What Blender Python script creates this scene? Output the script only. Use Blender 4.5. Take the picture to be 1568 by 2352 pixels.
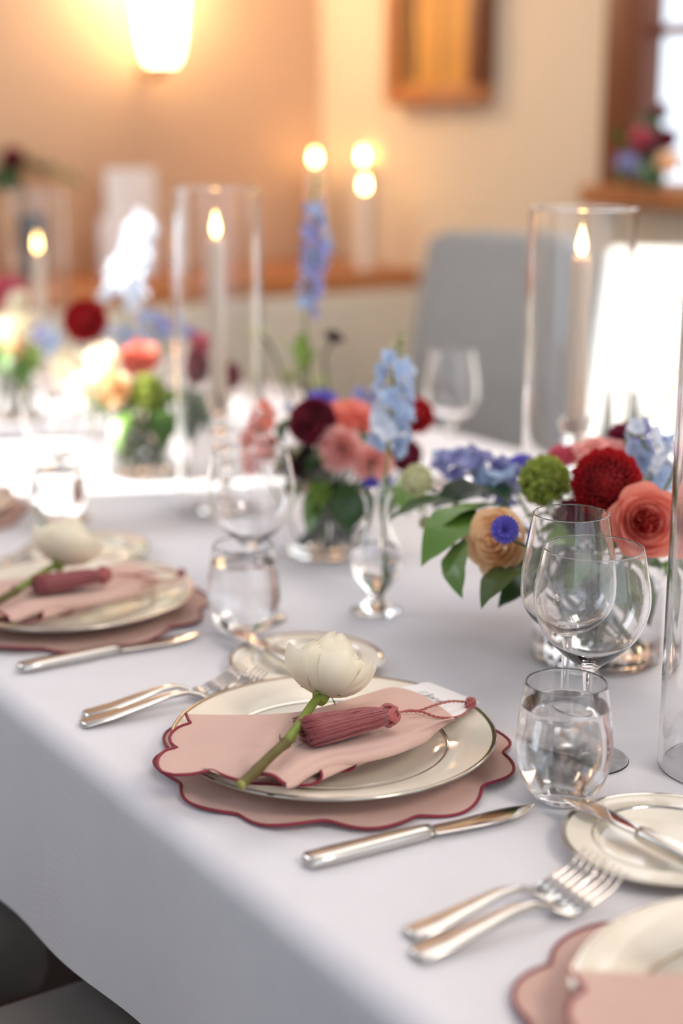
import bpy, math, random
import numpy as np
from mathutils import Vector, Matrix
random.seed(7)
for o in list(bpy.data.objects): bpy.data.objects.remove(o)
S = bpy.context.scene
R = math.radians

# ------------------------------------------------------------------ camera
FPX, CX, CY, CAMZ = 3500.0, 784.0, 1176.0, 1.26
TILT, YAW = R(14.05), R(33.7)
fw = np.array([math.sin(YAW)*math.cos(TILT), math.cos(YAW)*math.cos(TILT), -math.sin(TILT)])
rt = np.array([math.cos(YAW), -math.sin(YAW), 0.0]); up = np.cross(rt, fw)
CAM = np.array([0, 0, CAMZ])
cd = bpy.data.cameras.new('camera'); cam = bpy.data.objects.new('camera', cd)
S.collection.objects.link(cam); S.camera = cam
cam.matrix_world = Matrix(((rt[0], up[0], -fw[0], 0), (rt[1], up[1], -fw[1], 0), (rt[2], up[2], -fw[2], CAMZ), (0, 0, 0, 1)))
cd.sensor_fit = 'VERTICAL'; cd.sensor_height = 36.0; cd.sensor_width = 24.0
cd.lens = FPX/2352*36.0; cd.clip_start = 0.02; cd.clip_end = 60
cd.dof.use_dof = True; cd.dof.focus_distance = 1.25; cd.dof.aperture_fstop = 2.0

# ------------------------------------------------------------------ light
W = bpy.data.worlds.new('world'); S.world = W; W.use_nodes = True
bg = W.node_tree.nodes['Background']; bg.inputs[0].default_value = (0.78, 0.88, 1.0, 1); bg.inputs[1].default_value = 1.7
def area(name, loc, target, sx, sy, power, col):
    l = bpy.data.lights.new(name, 'AREA'); l.shape = 'RECTANGLE'; l.size = sx; l.size_y = sy; l.energy = power; l.color = col
    o = bpy.data.objects.new(name, l); S.collection.objects.link(o); o.location = loc
    o.rotation_euler = (Vector(target)-Vector(loc)).to_track_quat('-Z', 'Y').to_euler(); return o
def point(name, loc, power, col, r=0.03):
    l = bpy.data.lights.new(name, 'POINT'); l.energy = power; l.color = col; l.shadow_soft_size = r
    o = bpy.data.objects.new(name, l); S.collection.objects.link(o); o.location = loc; return o
SUN = Vector((1, -0.45, -0.40)).normalized()
sl = bpy.data.lights.new('sun', 'SUN'); sl.energy = 20; sl.angle = R(0.8); sl.color = (1, 0.95, 0.88)
so = bpy.data.objects.new('sun', sl); S.collection.objects.link(so); so.rotation_euler = SUN.to_track_quat('-Z', 'Y').to_euler(); so.location = (-3, 3, 4)
area('window_daylight_left', (-0.80, 3.0, 1.75), (1.0, 1.5, 0.75), 1.0, 1.2, 16, (0.82, 0.91, 1.0))
area('window_daylight_right', (2.44, 1.9, 1.75), (0.9, 0.9, 0.75), 1.0, 1.0, 7, (0.97, 0.97, 1.0))
area('overhead_table_fill', (1.25, 1.6, 2.66), (1.05, 1.6, 0.75), 1.4, 2.6, 18, (1.0, 0.965, 0.94))  # added overhead fill for the whole table; no known ceiling lamp
area('cool_cloth_fill', (-0.84, 0.75, 1.75), (0.9, 0.9, 0.75), 1.0, 1.2, 6, (0.72, 0.85, 1.0))  # added cool fill for the hanging cloth; the wall has no window here
area('warm_rear_fill', (0.9, -0.9, 2.4), (0.9, 1.0, 0.8), 0.6, 0.6, 19, (1.0, 0.86, 0.74))  # added warm fill behind the camera for room light; no pendant is modelled
S.view_settings.view_transform = 'Standard'; S.view_settings.look = 'None'
S.view_settings.gamma = 1.0; S.view_settings.use_curve_mapping = False; S.view_settings.exposure = 0.25
S.cycles.max_bounces = 20; S.cycles.transmission_bounces = 16; S.cycles.transparent_max_bounces = 16
S.cycles.glossy_bounces = 6; S.cycles.diffuse_bounces = 4; S.cycles.sample_clamp_indirect = 12

# ------------------------------------------------------------------ projection helpers (camera ray onto a real plane / depth)
def ray(px, py): return fw*FPX + rt*(px-CX) + up*(CY-py)
def onz(px, py, z):
    d = ray(px, py); return Vector(CAM + d*((z-CAMZ)/d[2]))
def at(px, py, depth): return Vector(CAM + ray(px, py)*(depth/FPX))
def dep(p): return float(np.dot(np.array(p)-CAM, fw))

# ------------------------------------------------------------------ materials
def lin(c):
    return tuple((x/255/12.92 if x/255 <= 0.04045 else ((x/255+0.055)/1.055)**2.4) for x in c) + (1.0,)
def pmat(name, rgb, rough=0.6, metal=0.0, spec=0.5, trans=0.0, ior=1.45, sheen=0.0, subs=0.0, var=0.0, vscale=40, bump=0.0, bscale=200, coat=0.0, rgb2=None):
    m = bpy.data.materials.new(name); m.use_nodes = True; n = m.node_tree.nodes; L = m.node_tree.links
    b = n['Principled BSDF']; c = lin(rgb)
    b.inputs['Base Color'].default_value = c; b.inputs['Roughness'].default_value = rough; b.inputs['Metallic'].default_value = metal
    b.inputs['Specular IOR Level'].default_value = spec; b.inputs['IOR'].default_value = ior
    b.inputs['Transmission Weight'].default_value = trans; b.inputs['Sheen Weight'].default_value = sheen
    b.inputs['Coat Weight'].default_value = coat
    if subs:
        b.inputs['Subsurface Weight'].default_value = subs; b.inputs['Subsurface Radius'].default_value = (0.01, 0.006, 0.004); b.inputs['Subsurface Scale'].default_value = 1.0
    tc = n.new('ShaderNodeTexCoord')
    if var or rgb2:
        no = n.new('ShaderNodeTexNoise'); no.inputs['Scale'].default_value = vscale; no.inputs['Detail'].default_value = 3
        L.new(tc.outputs['Object'], no.inputs['Vector'])
        mx = n.new('ShaderNodeMix'); mx.data_type = 'RGBA'; L.new(no.outputs['Fac'], mx.inputs['Factor'])
        c2 = lin(rgb2) if rgb2 else tuple(x*(1+var) for x in c[:3])+(1,)
        mx.inputs['A'].default_value = tuple(x*(1-var) for x in c[:3])+(1,); mx.inputs['B'].default_value = c2
        L.new(mx.outputs['Result'], b.inputs['Base Color'])
    if bump:
        nb = n.new('ShaderNodeTexNoise'); nb.inputs['Scale'].default_value = bscale; L.new(tc.outputs['Object'], nb.inputs['Vector'])
        bp = n.new('ShaderNodeBump'); bp.inputs['Strength'].default_value = bump; bp.inputs['Distance'].default_value = 0.001
        L.new(nb.outputs['Fac'], bp.inputs['Height']); L.new(bp.outputs['Normal'], b.inputs['Normal'])
    return m
def weave(name, rgb, scale=1500, strength=0.3, rough=0.85, crease=0.0, sheen=0.2, var=0.04, cscale=5, cdist=0.02):
    m = pmat(name, rgb, rough=rough, spec=0.2, sheen=sheen, var=var, vscale=25)
    n = m.node_tree.nodes; L = m.node_tree.links; b = n['Principled BSDF']; tc = [x for x in n if x.type == 'TEX_COORD'][0]
    hs = []
    for ax in ('X', 'Y'):
        w = n.new('ShaderNodeTexWave'); w.bands_direction = ax; w.inputs['Scale'].default_value = scale/6.28*1.0; w.inputs['Distortion'].default_value = 1.5; w.inputs['Detail Scale'].default_value = 3
        L.new(tc.outputs['Object'], w.inputs['Vector']); hs.append(w)
    a = n.new('ShaderNodeMath'); a.operation = 'ADD'; L.new(hs[0].outputs['Fac'], a.inputs[0]); L.new(hs[1].outputs['Fac'], a.inputs[1])
    bp = n.new('ShaderNodeBump'); bp.inputs['Strength'].default_value = strength; bp.inputs['Distance'].default_value = 0.0004
    L.new(a.outputs[0], bp.inputs['Height']); last = bp
    if crease:
        no = n.new('ShaderNodeTexNoise'); no.inputs['Scale'].default_value = cscale; no.inputs['Detail'].default_value = 4; L.new(tc.outputs['Object'], no.inputs['Vector'])
        b2 = n.new('ShaderNodeBump'); b2.inputs['Strength'].default_value = crease; b2.inputs['Distance'].default_value = cdist
        L.new(no.outputs['Fac'], b2.inputs['Height']); L.new(bp.outputs['Normal'], b2.inputs['Normal']); last = b2
    L.new(last.outputs['Normal'], b.inputs['Normal']); return m
def emis(name, rgb, strength):
    m = bpy.data.materials.new(name); m.use_nodes = True; b = m.node_tree.nodes['Principled BSDF']
    b.inputs['Base Color'].default_value = lin(rgb); b.inputs['Emission Color'].default_value = lin(rgb); b.inputs['Emission Strength'].default_value = strength; return m
def thin_glass(name, tint=(1, 1, 1, 1), k=1.8):
    m = bpy.data.materials.new(name); m.use_nodes = True; n = m.node_tree.nodes; L = m.node_tree.links; n.clear()
    out = n.new('ShaderNodeOutputMaterial'); mix = n.new('ShaderNodeMixShader'); tr = n.new('ShaderNodeBsdfTransparent'); gl = n.new('ShaderNodeBsdfGlossy')
    tr.inputs[0].default_value = tint; gl.inputs['Roughness'].default_value = 0.0
    g = n.new('ShaderNodeNewGeometry'); d = n.new('ShaderNodeVectorMath'); d.operation = 'DOT_PRODUCT'
    L.new(g.outputs['Incoming'], d.inputs[0]); L.new(g.outputs['Normal'], d.inputs[1])
    def M(op, a, b=None):
        x = n.new('ShaderNodeMath'); x.operation = op; x.use_clamp = (op == 'MULTIPLY')
        for i, v in enumerate((a, b)):
            if v is None: continue
            if isinstance(v, (int, float)): x.inputs[i].default_value = v
            else: L.new(v, x.inputs[i])
        return x.outputs[0]
    c = M('ABSOLUTE', d.outputs['Value']); q = M('SUBTRACT', 1.0, c); p = M('POWER', q, 5.0)
    f = M('ADD', M('MULTIPLY', p, 0.96), 0.04); f = M('MULTIPLY', f, k)
    L.new(f, mix.inputs[0]); L.new(tr.outputs[0], mix.inputs[1]); L.new(gl.outputs[0], mix.inputs[2]); L.new(mix.outputs[0], out.inputs[0]); return m

M = {}
M['cloth'] = weave('white_table_linen', (226, 224, 228), scale=3000, strength=0.3, crease=0.14)
M['pink'] = weave('pink_linen', (220, 182, 168), scale=3400, strength=0.5, crease=0.25, cscale=22, cdist=0.006)
M['piping'] = pmat('burgundy_piping', (134, 36, 56), rough=0.6, bump=0.6, bscale=900)
M['tassel'] = pmat('tassel_thread', (146, 66, 68), rough=0.36, sheen=0.3, var=0.55, vscale=420)
M['cord'] = pmat('tassel_cord', (168, 84, 80), rough=0.5, sheen=0.3)
M['china'] = pmat('cream_china', (234, 225, 208), rough=0.10)
M['platinum'] = pmat('platinum_band', (190, 185, 175), rough=0.12, metal=1)
M['silver'] = pmat('polished_silver', (205, 200, 195), rough=0.09, metal=1)
M['satin'] = pmat('satin_silver', (206, 202, 196), rough=0.2, metal=1)
M['glass'] = pmat('clear_glass', (255, 255, 255), rough=0, trans=1, ior=1.48)
M['water'] = pmat('water', (255, 255, 255), rough=0, trans=1, ior=1.33)
M['tglass'] = thin_glass('thin_blown_glass')
M['wax'] = pmat('ivory_wax', (238, 220, 200), rough=0.45, subs=0.4)
M['flame'] = emis('candle_flame', (255, 205, 130), 14)
M['wick'] = pmat('black_wick', (25, 20, 18), rough=0.9)
M['card'] = pmat('white_card', (240, 236, 234), rough=0.8)
M['ink'] = pmat('grey_ink', (120, 118, 125), rough=0.8)
M['stem'] = pmat('green_stem', (112, 128, 48), rough=0.5, var=0.25, vscale=60)
M['stemdark'] = pmat('dark_green_stem', (62, 84, 40), rough=0.5, var=0.25, vscale=60)
M['bark'] = pmat('brown_green_stem', (92, 82, 38), rough=0.6, var=0.35, vscale=120)
M['cut'] = pmat('cut_stem_end', (170, 165, 90), rough=0.7)
M['leaf'] = pmat('green_leaf', (84, 120, 44), rough=0.42, var=0.3, vscale=30, coat=0.15)
M['leafdark'] = pmat('dark_green_leaf', (44, 76, 32), rough=0.38, var=0.3, vscale=30, coat=0.2)
M['leaflight'] = pmat('light_green_leaf', (120, 148, 60), rough=0.5, var=0.2, vscale=30)
def petal(name, rgb, rgb2=None, sub=0.25, rough=0.6):
    m = pmat(name, rgb, rough=rough, sheen=0.15, var=0.0 if rgb2 else 0.12, vscale=45, rgb2=rgb2)
    n = m.node_tree.nodes; L = m.node_tree.links; b = n['Principled BSDF']; out = n['Material Output']
    tr = n.new('ShaderNodeBsdfTranslucent'); mx = n.new('ShaderNodeMixShader'); mx.inputs[0].default_value = sub+0.1
    src = b.inputs['Base Color'].links[0].from_socket; L.new(src, tr.inputs['Color'])
    L.new(b.outputs[0], mx.inputs[1]); L.new(tr.outputs[0], mx.inputs[2]); L.new(mx.outputs[0], out.inputs['Surface']); return m
M['pwhite'] = petal('cream_white_petal', (250, 242, 216), (252, 248, 238), 0.35)
M['ppeach'] = petal('peach_petal', (253, 214, 164), (255, 232, 200), 0.3)
M['pcoral'] = petal('coral_petal', (240, 136, 120), (248, 178, 158), 0.3)
M['pcoreheart'] = petal('coral_heart_petal', (212, 66, 66), (232, 104, 92), 0.3)
M['pred'] = petal('crimson_petal', (172, 6, 22), (205, 20, 34), 0.15)
M['pburg'] = petal('burgundy_petal', (112, 12, 44), (152, 16, 70), 0.15)
M['pwine'] = petal('wine_crimson_petal', (150, 8, 52), (182, 18, 76), 0.15)
M['pdark'] = petal('chocolate_petal', (44, 14, 26), (66, 20, 34), 0.1)
M['ppink'] = petal('pink_petal', (238, 164, 158), (248, 204, 194), 0.3)
M['pmagenta'] = petal('magenta_pink_petal', (206, 84, 112), (230, 128, 146), 0.3)
M['pblue'] = petal('pale_blue_petal', (160, 186, 224), (204, 218, 238), 0.3)
M['plilac'] = petal('lilac_blue_petal', (140, 142, 202), (184, 186, 226), 0.3)
M['pcorn'] = petal('cornflower_petal', (66, 64, 178), (106, 98, 196), 0.2)
M['pice'] = petal('white_delphinium_petal', (214, 224, 240), (232, 236, 242), 0.3)
M['pgreen'] = petal('green_bract', (140, 160, 50), (184, 194, 96), 0.2)
M['pgw'] = petal('greenish_white_petal', (206, 208, 150), (232, 230, 200), 0.3)
M['wood'] = pmat('honey_wood', (176, 112, 66), rough=0.35, var=0.2, vscale=6)
M['darkwood'] = pmat('red_brown_wood', (112, 60, 34), rough=0.4, var=0.25, vscale=6)
M['greyfab'] = weave('grey_upholstery', (150, 150, 148), scale=900, strength=0.6, rough=0.95, var=0.1)
M['darkfab'] = weave('dark_grey_upholstery', (128, 122, 116), scale=1300, strength=0.9, rough=0.95, var=0.2)
M['beige'] = weave('beige_panel', (214, 204, 186), scale=300, strength=0.2)
M['brass'] = pmat('aged_brass', (120, 90, 50), rough=0.3, metal=1)
M['carpet'] = pmat('brown_carpet', (60, 48, 40), rough=1.0, var=0.3, vscale=80, bump=0.8, bscale=300)
M['wallend'] = pmat('tan_plaster', (206, 172, 142), rough=0.9, var=0.03, vscale=3, bump=0.2, bscale=20)
M['wallside'] = pmat('cream_plaster', (222, 202, 174), rough=0.9, var=0.03, vscale=3, bump=0.2, bscale=20)
M['wallleft'] = pmat('grey_blue_plaster', (168, 174, 182), rough=0.9, var=0.03, vscale=3)
M['ceil'] = pmat('white_ceiling', (236, 236, 238), rough=0.9)
M['shade'] = emis('lit_sconce_glass', (255, 226, 176), 9)
M['gold'] = pmat('gold_leaf_canvas', (196, 140, 62), rough=0.5, metal=0.1, var=0.25, vscale=5)
M['black'] = pmat('blackened_edge', (34, 28, 30), rough=0.5)

# ------------------------------------------------------------------ mesh building
class MB:
    def __init__(s): s.v = []; s.f = []; s.ang = None
    def add(s, v, f):
        k = len(s.v); s.v += [tuple(x) for x in v]; s.f += [tuple(i+k for i in q) for q in f]; return s
    def xf(s, mat):
        s.v = [tuple(mat @ Vector(x)) for x in s.v]; return s
    def addmb(s, o, mat=None):
        v = o.v if mat is None else [tuple(mat @ Vector(x)) for x in o.v]; s.ang = o.ang; return s.add(v, o.f)
    def mesh(s, name, smooth=True):
        me = bpy.data.meshes.new(name); me.from_pydata(s.v, [], s.f); me.update()
        if smooth or s.ang: me.polygons.foreach_set('use_smooth', [True]*len(me.polygons))
        if s.ang: me.set_sharp_from_angle(angle=s.ang)
        return me
def grid(fn, nu, nv, closeu=False):
    b = MB(); v = [fn(i/nu, j/nv) for j in range(nv+1) for i in range(nu if closeu else nu+1)]
    w = nu if closeu else nu+1; f = []
    for j in range(nv):
        for i in range(nu):
            a = j*w+i; c = j*w+(i+1) % w; f.append((a, c, c+w, a+w))
    return b.add(v, f)
def lathe(prof, n=48, e=0.0005):
    big = max(r for r, z in prof) > 0.2
    if big: e *= 20
    q = [prof[0]]
    for i in range(1, len(prof)-1):
        a, p, c = (Vector(x) for x in prof[i-1:i+2]); u, w_ = p-a, c-p
        if u.length > 3*e and w_.length > 1e-9 and u.angle(w_, 0) > 0.45: q.append(tuple(p-u.normalized()*e))
        q.append(tuple(p))
        if w_.length > 3*e and u.length > 1e-9 and u.angle(w_, 0) > 0.45: q.append(tuple(p+w_.normalized()*e))
    prof = q+[prof[-1]]
    b = MB(); v = []; f = []; idx = []
    for r, z in prof:
        if r < 1e-6: idx.append([len(v)]*n); v.append((0, 0, z))
        else:
            idx.append(list(range(len(v), len(v)+n)))
            v += [(r*math.cos(2*math.pi*i/n), r*math.sin(2*math.pi*i/n), z) for i in range(n)]
    for a, c in zip(idx, idx[1:]):
        for i in range(n):
            q = [a[i], a[(i+1) % n], c[(i+1) % n], c[i]]; q = [x for k, x in enumerate(q) if x not in q[:k]]
            if len(q) > 2: f.append(q)
    return b.add(v, f)
def smooth_path(pts, n):
    P = [Vector(p) for p in pts]; P = [P[0]*2-P[1]]+P+[P[-1]*2-P[-2]]; out = []; m = len(P)-3
    for k in range(n+1):
        t = k/n*m; i = min(int(t), m-1); t -= i; a, b, c, d = P[i:i+4]
        out.append(0.5*((2*b)+(c-a)*t+(2*a-5*b+4*c-d)*t*t+(3*b-a-3*c+d)*t**3))
    return out
def tube(pts, rad, n=8, cap=True, closed=False):
    pts = [Vector(p) for p in pts]; m = len(pts); b = MB(); v = []; f = []
    rf = rad if callable(rad) else (lambda t: rad)
    prev = None
    for i, p in enumerate(pts):
        if closed: t = (pts[(i+1) % m]-pts[i-1])
        else: t = pts[min(i+1, m-1)]-pts[max(i-1, 0)]
        t.normalize() if t.length > 0 else None
        if prev is None:
            a = t.cross(Vector((0, 0, 1)));
            if a.length < 0.1: a = t.cross(Vector((1, 0, 0)))
        else: a = prev - t*prev.dot(t)
        a.normalize(); prev = a; c = t.cross(a); r = rf(i/max(1, m-1))
        v += [p+(a*math.cos(2*math.pi*k/n)+c*math.sin(2*math.pi*k/n))*r for k in range(n)]
    for i in range(m if closed else m-1):
        for k in range(n):
            j = (i+1) % m; f.append((i*n+k, i*n+(k+1) % n, j*n+(k+1) % n, j*n+k))
    if cap and not closed: f.append(tuple(range(n))[::-1]); f.append(tuple(range((m-1)*n, m*n)))
    return b.add(v, f)
def box(x0, y0, z0, x1, y1, z1):
    v = [(x, y, z) for z in (z0, z1) for y in (y0, y1) for x in (x0, x1)]
    b = MB(); b.ang = R(20)
    return b.add(v, [(0, 2, 3, 1), (4, 5, 7, 6), (0, 1, 5, 4), (2, 6, 7, 3), (0, 4, 6, 2), (1, 3, 7, 5)])
def rbox(x0, y0, z0, x1, y1, z1, r, seg=3):
    import bmesh
    bm = bmesh.new(); b = box(x0, y0, z0, x1, y1, z1)
    vs = [bm.verts.new(p) for p in b.v]; [bm.faces.new([vs[i] for i in q]) for q in b.f]
    bmesh.ops.bevel(bm, geom=list(bm.edges), offset=r, segments=seg, affect='EDGES', profile=0.5)
    bm.verts.index_update(); o = MB(); o.ang = R(20); o.add([tuple(p.co) for p in bm.verts], [tuple(p.index for p in q.verts) for q in bm.faces]); bm.free(); return o
def loft(secs, n=10, p=2.0, cap=True):
    """secs: (centre, side vector, up vector, half width, half thickness)"""
    v = []; f = []
    for c, s, u, w, h in secs:
        for k in range(n):
            a = 2*math.pi*(k+0.5)/n; ca, sa = math.cos(a), math.sin(a)
            v.append(c + s*w*math.copysign(abs(ca)**(2/p), ca) + u*h*math.copysign(abs(sa)**(2/p), sa))
    for i in range(len(secs)-1):
        for k in range(n): f.append((i*n+k, i*n+(k+1) % n, (i+1)*n+(k+1) % n, (i+1)*n+k))
    if cap: f.append(tuple(range(n))[::-1]); f.append(tuple(range((len(secs)-1)*n, len(secs)*n)))
    return MB().add(v, f)
def disp(mb, amp, scale, seed=0):
    from mathutils import noise
    mb.v = [tuple(Vector(p)+noise.noise_vector(Vector(p)*scale+Vector((seed, 0, 0)))*amp) for p in mb.v]; return mb

COL = S.collection
def put(o, parent=None, mat=None):
    COL.objects.link(o)
    if parent is not None: o.parent = parent
    if mat is not None: o.matrix_local = mat
    return o
def part(name, mb, material, parent, mat=None, smooth=True, label=None, kind=None):
    me = mb if isinstance(mb, bpy.types.Mesh) else mb.mesh(name, smooth)
    if material is not None and len(me.materials) == 0: me.materials.append(material)
    o = bpy.data.objects.new(name, me); put(o, parent, mat)
    if label: o['label'] = label
    if kind: o['kind'] = kind
    return o
def thing(name, label, cat, loc=(0, 0, 0), rz=0.0, group=None):
    o = bpy.data.objects.new(name, None); o.empty_display_size = 0.02; COL.objects.link(o)
    o.location = loc; o.rotation_euler = (0, 0, rz); o['label'] = label; o['category'] = cat
    if group: o['group'] = group
    return o
def tag(o, label, cat, group=None):
    o['label'] = label; o['category'] = cat
    if group: o['group'] = group
    return o
def struct(name, mb, material, parent=None, smooth=False):
    o = part(name, mb, material, parent, smooth=smooth)
    if parent is None: o['kind'] = 'structure'
    return o
def dup(root, delta=(0, 0, 0), label=None, rz=0.0):
    def cp(o, par):
        c = o.copy(); COL.objects.link(c); c.parent = par
        for ch in o.children: cp(ch, c)
        return c
    r = cp(root, None); r.location = root.location+Vector(delta); r.rotation_euler[2] += rz
    if label: r['label'] = label
    return r

# ------------------------------------------------------------------ the setting
XW, YW = 2.50, 3.86      # side wall and end wall
XL = -0.90
struct('floor', box(XL-0.1, -2.2, -0.05, XW+0.1, YW+0.1, 0), M['carpet'])
struct('ceiling', box(XL-0.1, -2.2, 2.7, XW+0.04, YW+0.1, 2.8), M['ceil'])
struct('wall_end', box(XL-0.1, YW, 0, XW+0.1, YW+0.1, 2.7), M['wallend'])
wy0, wy1, wz0, wz1 = 1.45, 2.58, 1.15, 2.25
b = MB()
for q in ((wy1+.07, 0, YW, 2.7), (-2.2, 0, wy0, 2.7), (wy0, 0, wy1+.07, wz0), (wy0, wz1, wy1+.07, 2.7)):
    b.addmb(box(XW, q[0], q[1], XW+0.04, q[2], q[3]))
struct('wall_right', b, M['wallside'])
b = MB()
for y0, z0, y1, z1 in ((-2.2, 0, 2.80, 2.7), (2.80, 0, 3.27, 1.0), (2.80, 1.765, 2.955, 1.80), (2.955, 1.56, 3.27, 1.80), (2.80, 2.25, 3.27, 2.7), (3.27, 0, 3.40, 2.7), (3.40, 0, 3.80, 1.0), (3.40, 1.74, 3.80, 2.7), (3.80, 0, YW, 2.7)):
    b.addmb(box(XL-0.1, y0, z0, XL, y1, z1))
struct('wall_left', b, M['wallleft'])  # unseen wall; its openings and crossbars are shaped to place the sun patches
# window in the side wall
fr = MB()
fr.addmb(rbox(XW-0.02, wy1-0.05, wz0-0.02, XW+0.045, wy1+0.075, wz1+0.1, 0.006)).addmb(rbox(XW-0.03, wy0-0.1, wz0-0.02, XW+0.13, wy0+0.06, wz1+0.1, 0.006))
fr.addmb(rbox(XW-0.03, wy0+0.06, wz1-0.04, XW+0.13, wy1-0.06, wz1+0.1, 0.006))
wo = struct('window_1', fr, M['darkwood'])
part('window_sill', rbox(XW-0.075, wy0-0.12, wz0-0.055, XW+0.12, wy1+0.08, wz0-0.01, 0.006), M['wood'], wo, label='honey brown wooden window sill')
for z in (1.47, 1.86): part('muntin', rbox(XW+0.005, wy0+0.06, z-0.010, XW+0.04, wy1-0.06, z+0.014, 0.003), M['darkwood'], wo)
for y in (2.08, 1.76): part('mullion', rbox(XW+0.005, y-0.02, wz0, XW+0.04, y+0.02, wz1-0.04, 0.003), M['darkwood'], wo)
part('pane', box(XW+0.020, wy0+0.05, wz0-0.01, XW+0.023, wy1-0.05, wz1-0.03), M['tglass'], wo)
# wooden ledge with upholstered front under it
struct('trim_1', rbox(XL, YW-0.50, 0.845, XW, YW, 0.895, 0.01), M['wood'])
pan = thing('banquette_back', 'long beige upholstered banquette back beneath the wooden ledge', 'banquette', (0.8, YW-0.48, 0))
for i in range(5):
    part('panel', rbox(-0.9+i*0.52, -0.05, 0.05, -0.9+i*0.52+0.515, 0.47, 0.845, 0.012), M['beige'], pan)
# table and cloth
tb = thing('banquet_table', 'long banquet table hidden beneath the white cloth', 'table', (1.05, 1.4, 0))
part('tabletop', rbox(-0.535, -2.0, 0.715, 0.535, 1.85, 0.745, 0.004), M['wood'], tb)
for sx in (-0.42, 0.42):
    for sy in (-1.8, 0.0, 1.7): part('leg', box(sx-0.03, sy-0.03, 0, sx+0.03, sy+0.03, 0.715), M['darkwood'], tb)
DR = 0.175
def cloth(u, v):
    y = -0.62 + v*3.90
    x0, x1, rr = 0.478, 1.622, 0.022
    a = u*(DR+0.034+1.10+0.034+DR)
    def fold(y, k): return (0.010*math.sin(y*9+k)+0.006*math.sin(y*23+1.3*k)+0.016*math.sin(y*4.1+2+k))
    def side(a):
        if a < DR:
            drop = DR-a
            bulge = fold(y, 0.6)*0.7*(drop/DR)**1.2 + 0.02*(drop/DR)**1.3*0.6*max(0, math.sin((y-0.8)*3.0))
            return (-rr*0.0-bulge*1.0, -rr-drop+0.02*math.sin(y*2.2+0.6)*(drop/DR))
        t = (a-DR)/0.034*math.pi/2
        return (rr*(1-math.cos(t)), -rr*(1-math.sin(t)))
    if a < DR+0.034: dx, dz = side(a); return (x0+dx, y, 0.7505+dz)
    tot = DR*2+0.034*2+1.10
    if a > tot-DR-0.034: dx, dz = side(tot-a); return (x1-dx, y, 0.7505+dz)
    t = (a-DR-0.034)/1.10; x = x0+rr+t*(x1-x0-2*rr)
    return (x, y, 0.7500)
NU = 90; us = []
def umap(i):
    return i
tot = DR*2+0.034*2+1.10
stops = list(np.linspace(0, DR, 18))[:-1] + list(np.linspace(DR, DR+0.034, 9))[:-1] + list(np.linspace(DR+0.034, tot-DR-0.034, 24))[:-1] + list(np.linspace(tot-DR-0.034, tot-DR, 9))[:-1] + list(np.linspace(tot-DR, tot, 12))
nu = len(stops)-1
cb = grid(lambda u, v: cloth(stops[int(round(u*nu))]/tot, v), nu, 300)
co = part('tablecloth', cb, M['cloth'], None); tag(co, 'long white linen tablecloth covering the table and hanging over its edge', 'tablecloth')

# chairs
def make_chair(label, fab, loc, rz, bx=-0.24):
    t = thing('dining_chair', label, 'chair', loc, rz)      # faces +x, seat towards +x
    part('seat', rbox(-0.24, -0.235, 0.37, 0.24, 0.235, 0.475, 0.03, 4), fab, t)
    def bk(u, v):   # rounded slab, closed section
        a = 2*math.pi*u; ca, sa = math.cos(a), math.sin(a)
        z = 0.40+0.67*min(1, v/0.94) if v < 0.94 else 1.07
        s = 1.0 if v < 0.94 else max(0.02, 1-(v-0.94)/0.06)
        wv = (0.225+0.018*math.sin(v*3)) * (s**0.15)
        y = wv*math.copysign(abs(ca)**0.25, ca); x = -0.26-0.09*v+0.035*s**0.5*math.copysign(abs(sa)**0.5, sa)-0.03*(1-(y/0.24)**2)*v
        return (x, y, z-0.012*(1-s)-0.045*(abs(y)/0.24)**6*(v**4))
    part('backrest', grid(bk, 40, 40, True), fab, t)
    for sx, sy in ((0.2, 0.19), (0.2, -0.19), (-0.23, 0.19), (-0.23, -0.19)):
        part('leg', loft([(Vector((sx, sy, 0)), Vector((1, 0, 0)), Vector((0, 1, 0)), 0.014, 0.014), (Vector((sx, sy, 0.385)), Vector((1, 0, 0)), Vector((0, 1, 0)), 0.022, 0.022)], 8, 4), M['darkwood'], t)
    return t
make_chair('grey upholstered chair across the table with its back in shade', M['greyfab'], (1.58, 2.31, 0), math.pi)
make_chair('grey upholstered chair across the table with its back in bright sun', M['greyfab'], (1.58, 1.785, 0), math.pi)
make_chair('dark grey fabric chair seat nearest below the hanging cloth', M['darkfab'], (0.31, 1.005, 0), 0)
make_chair('dark grey fabric chair seat behind the nearest one, mostly in shadow', M['darkfab'], (0.31, 1.60, 0), 0)

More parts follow.
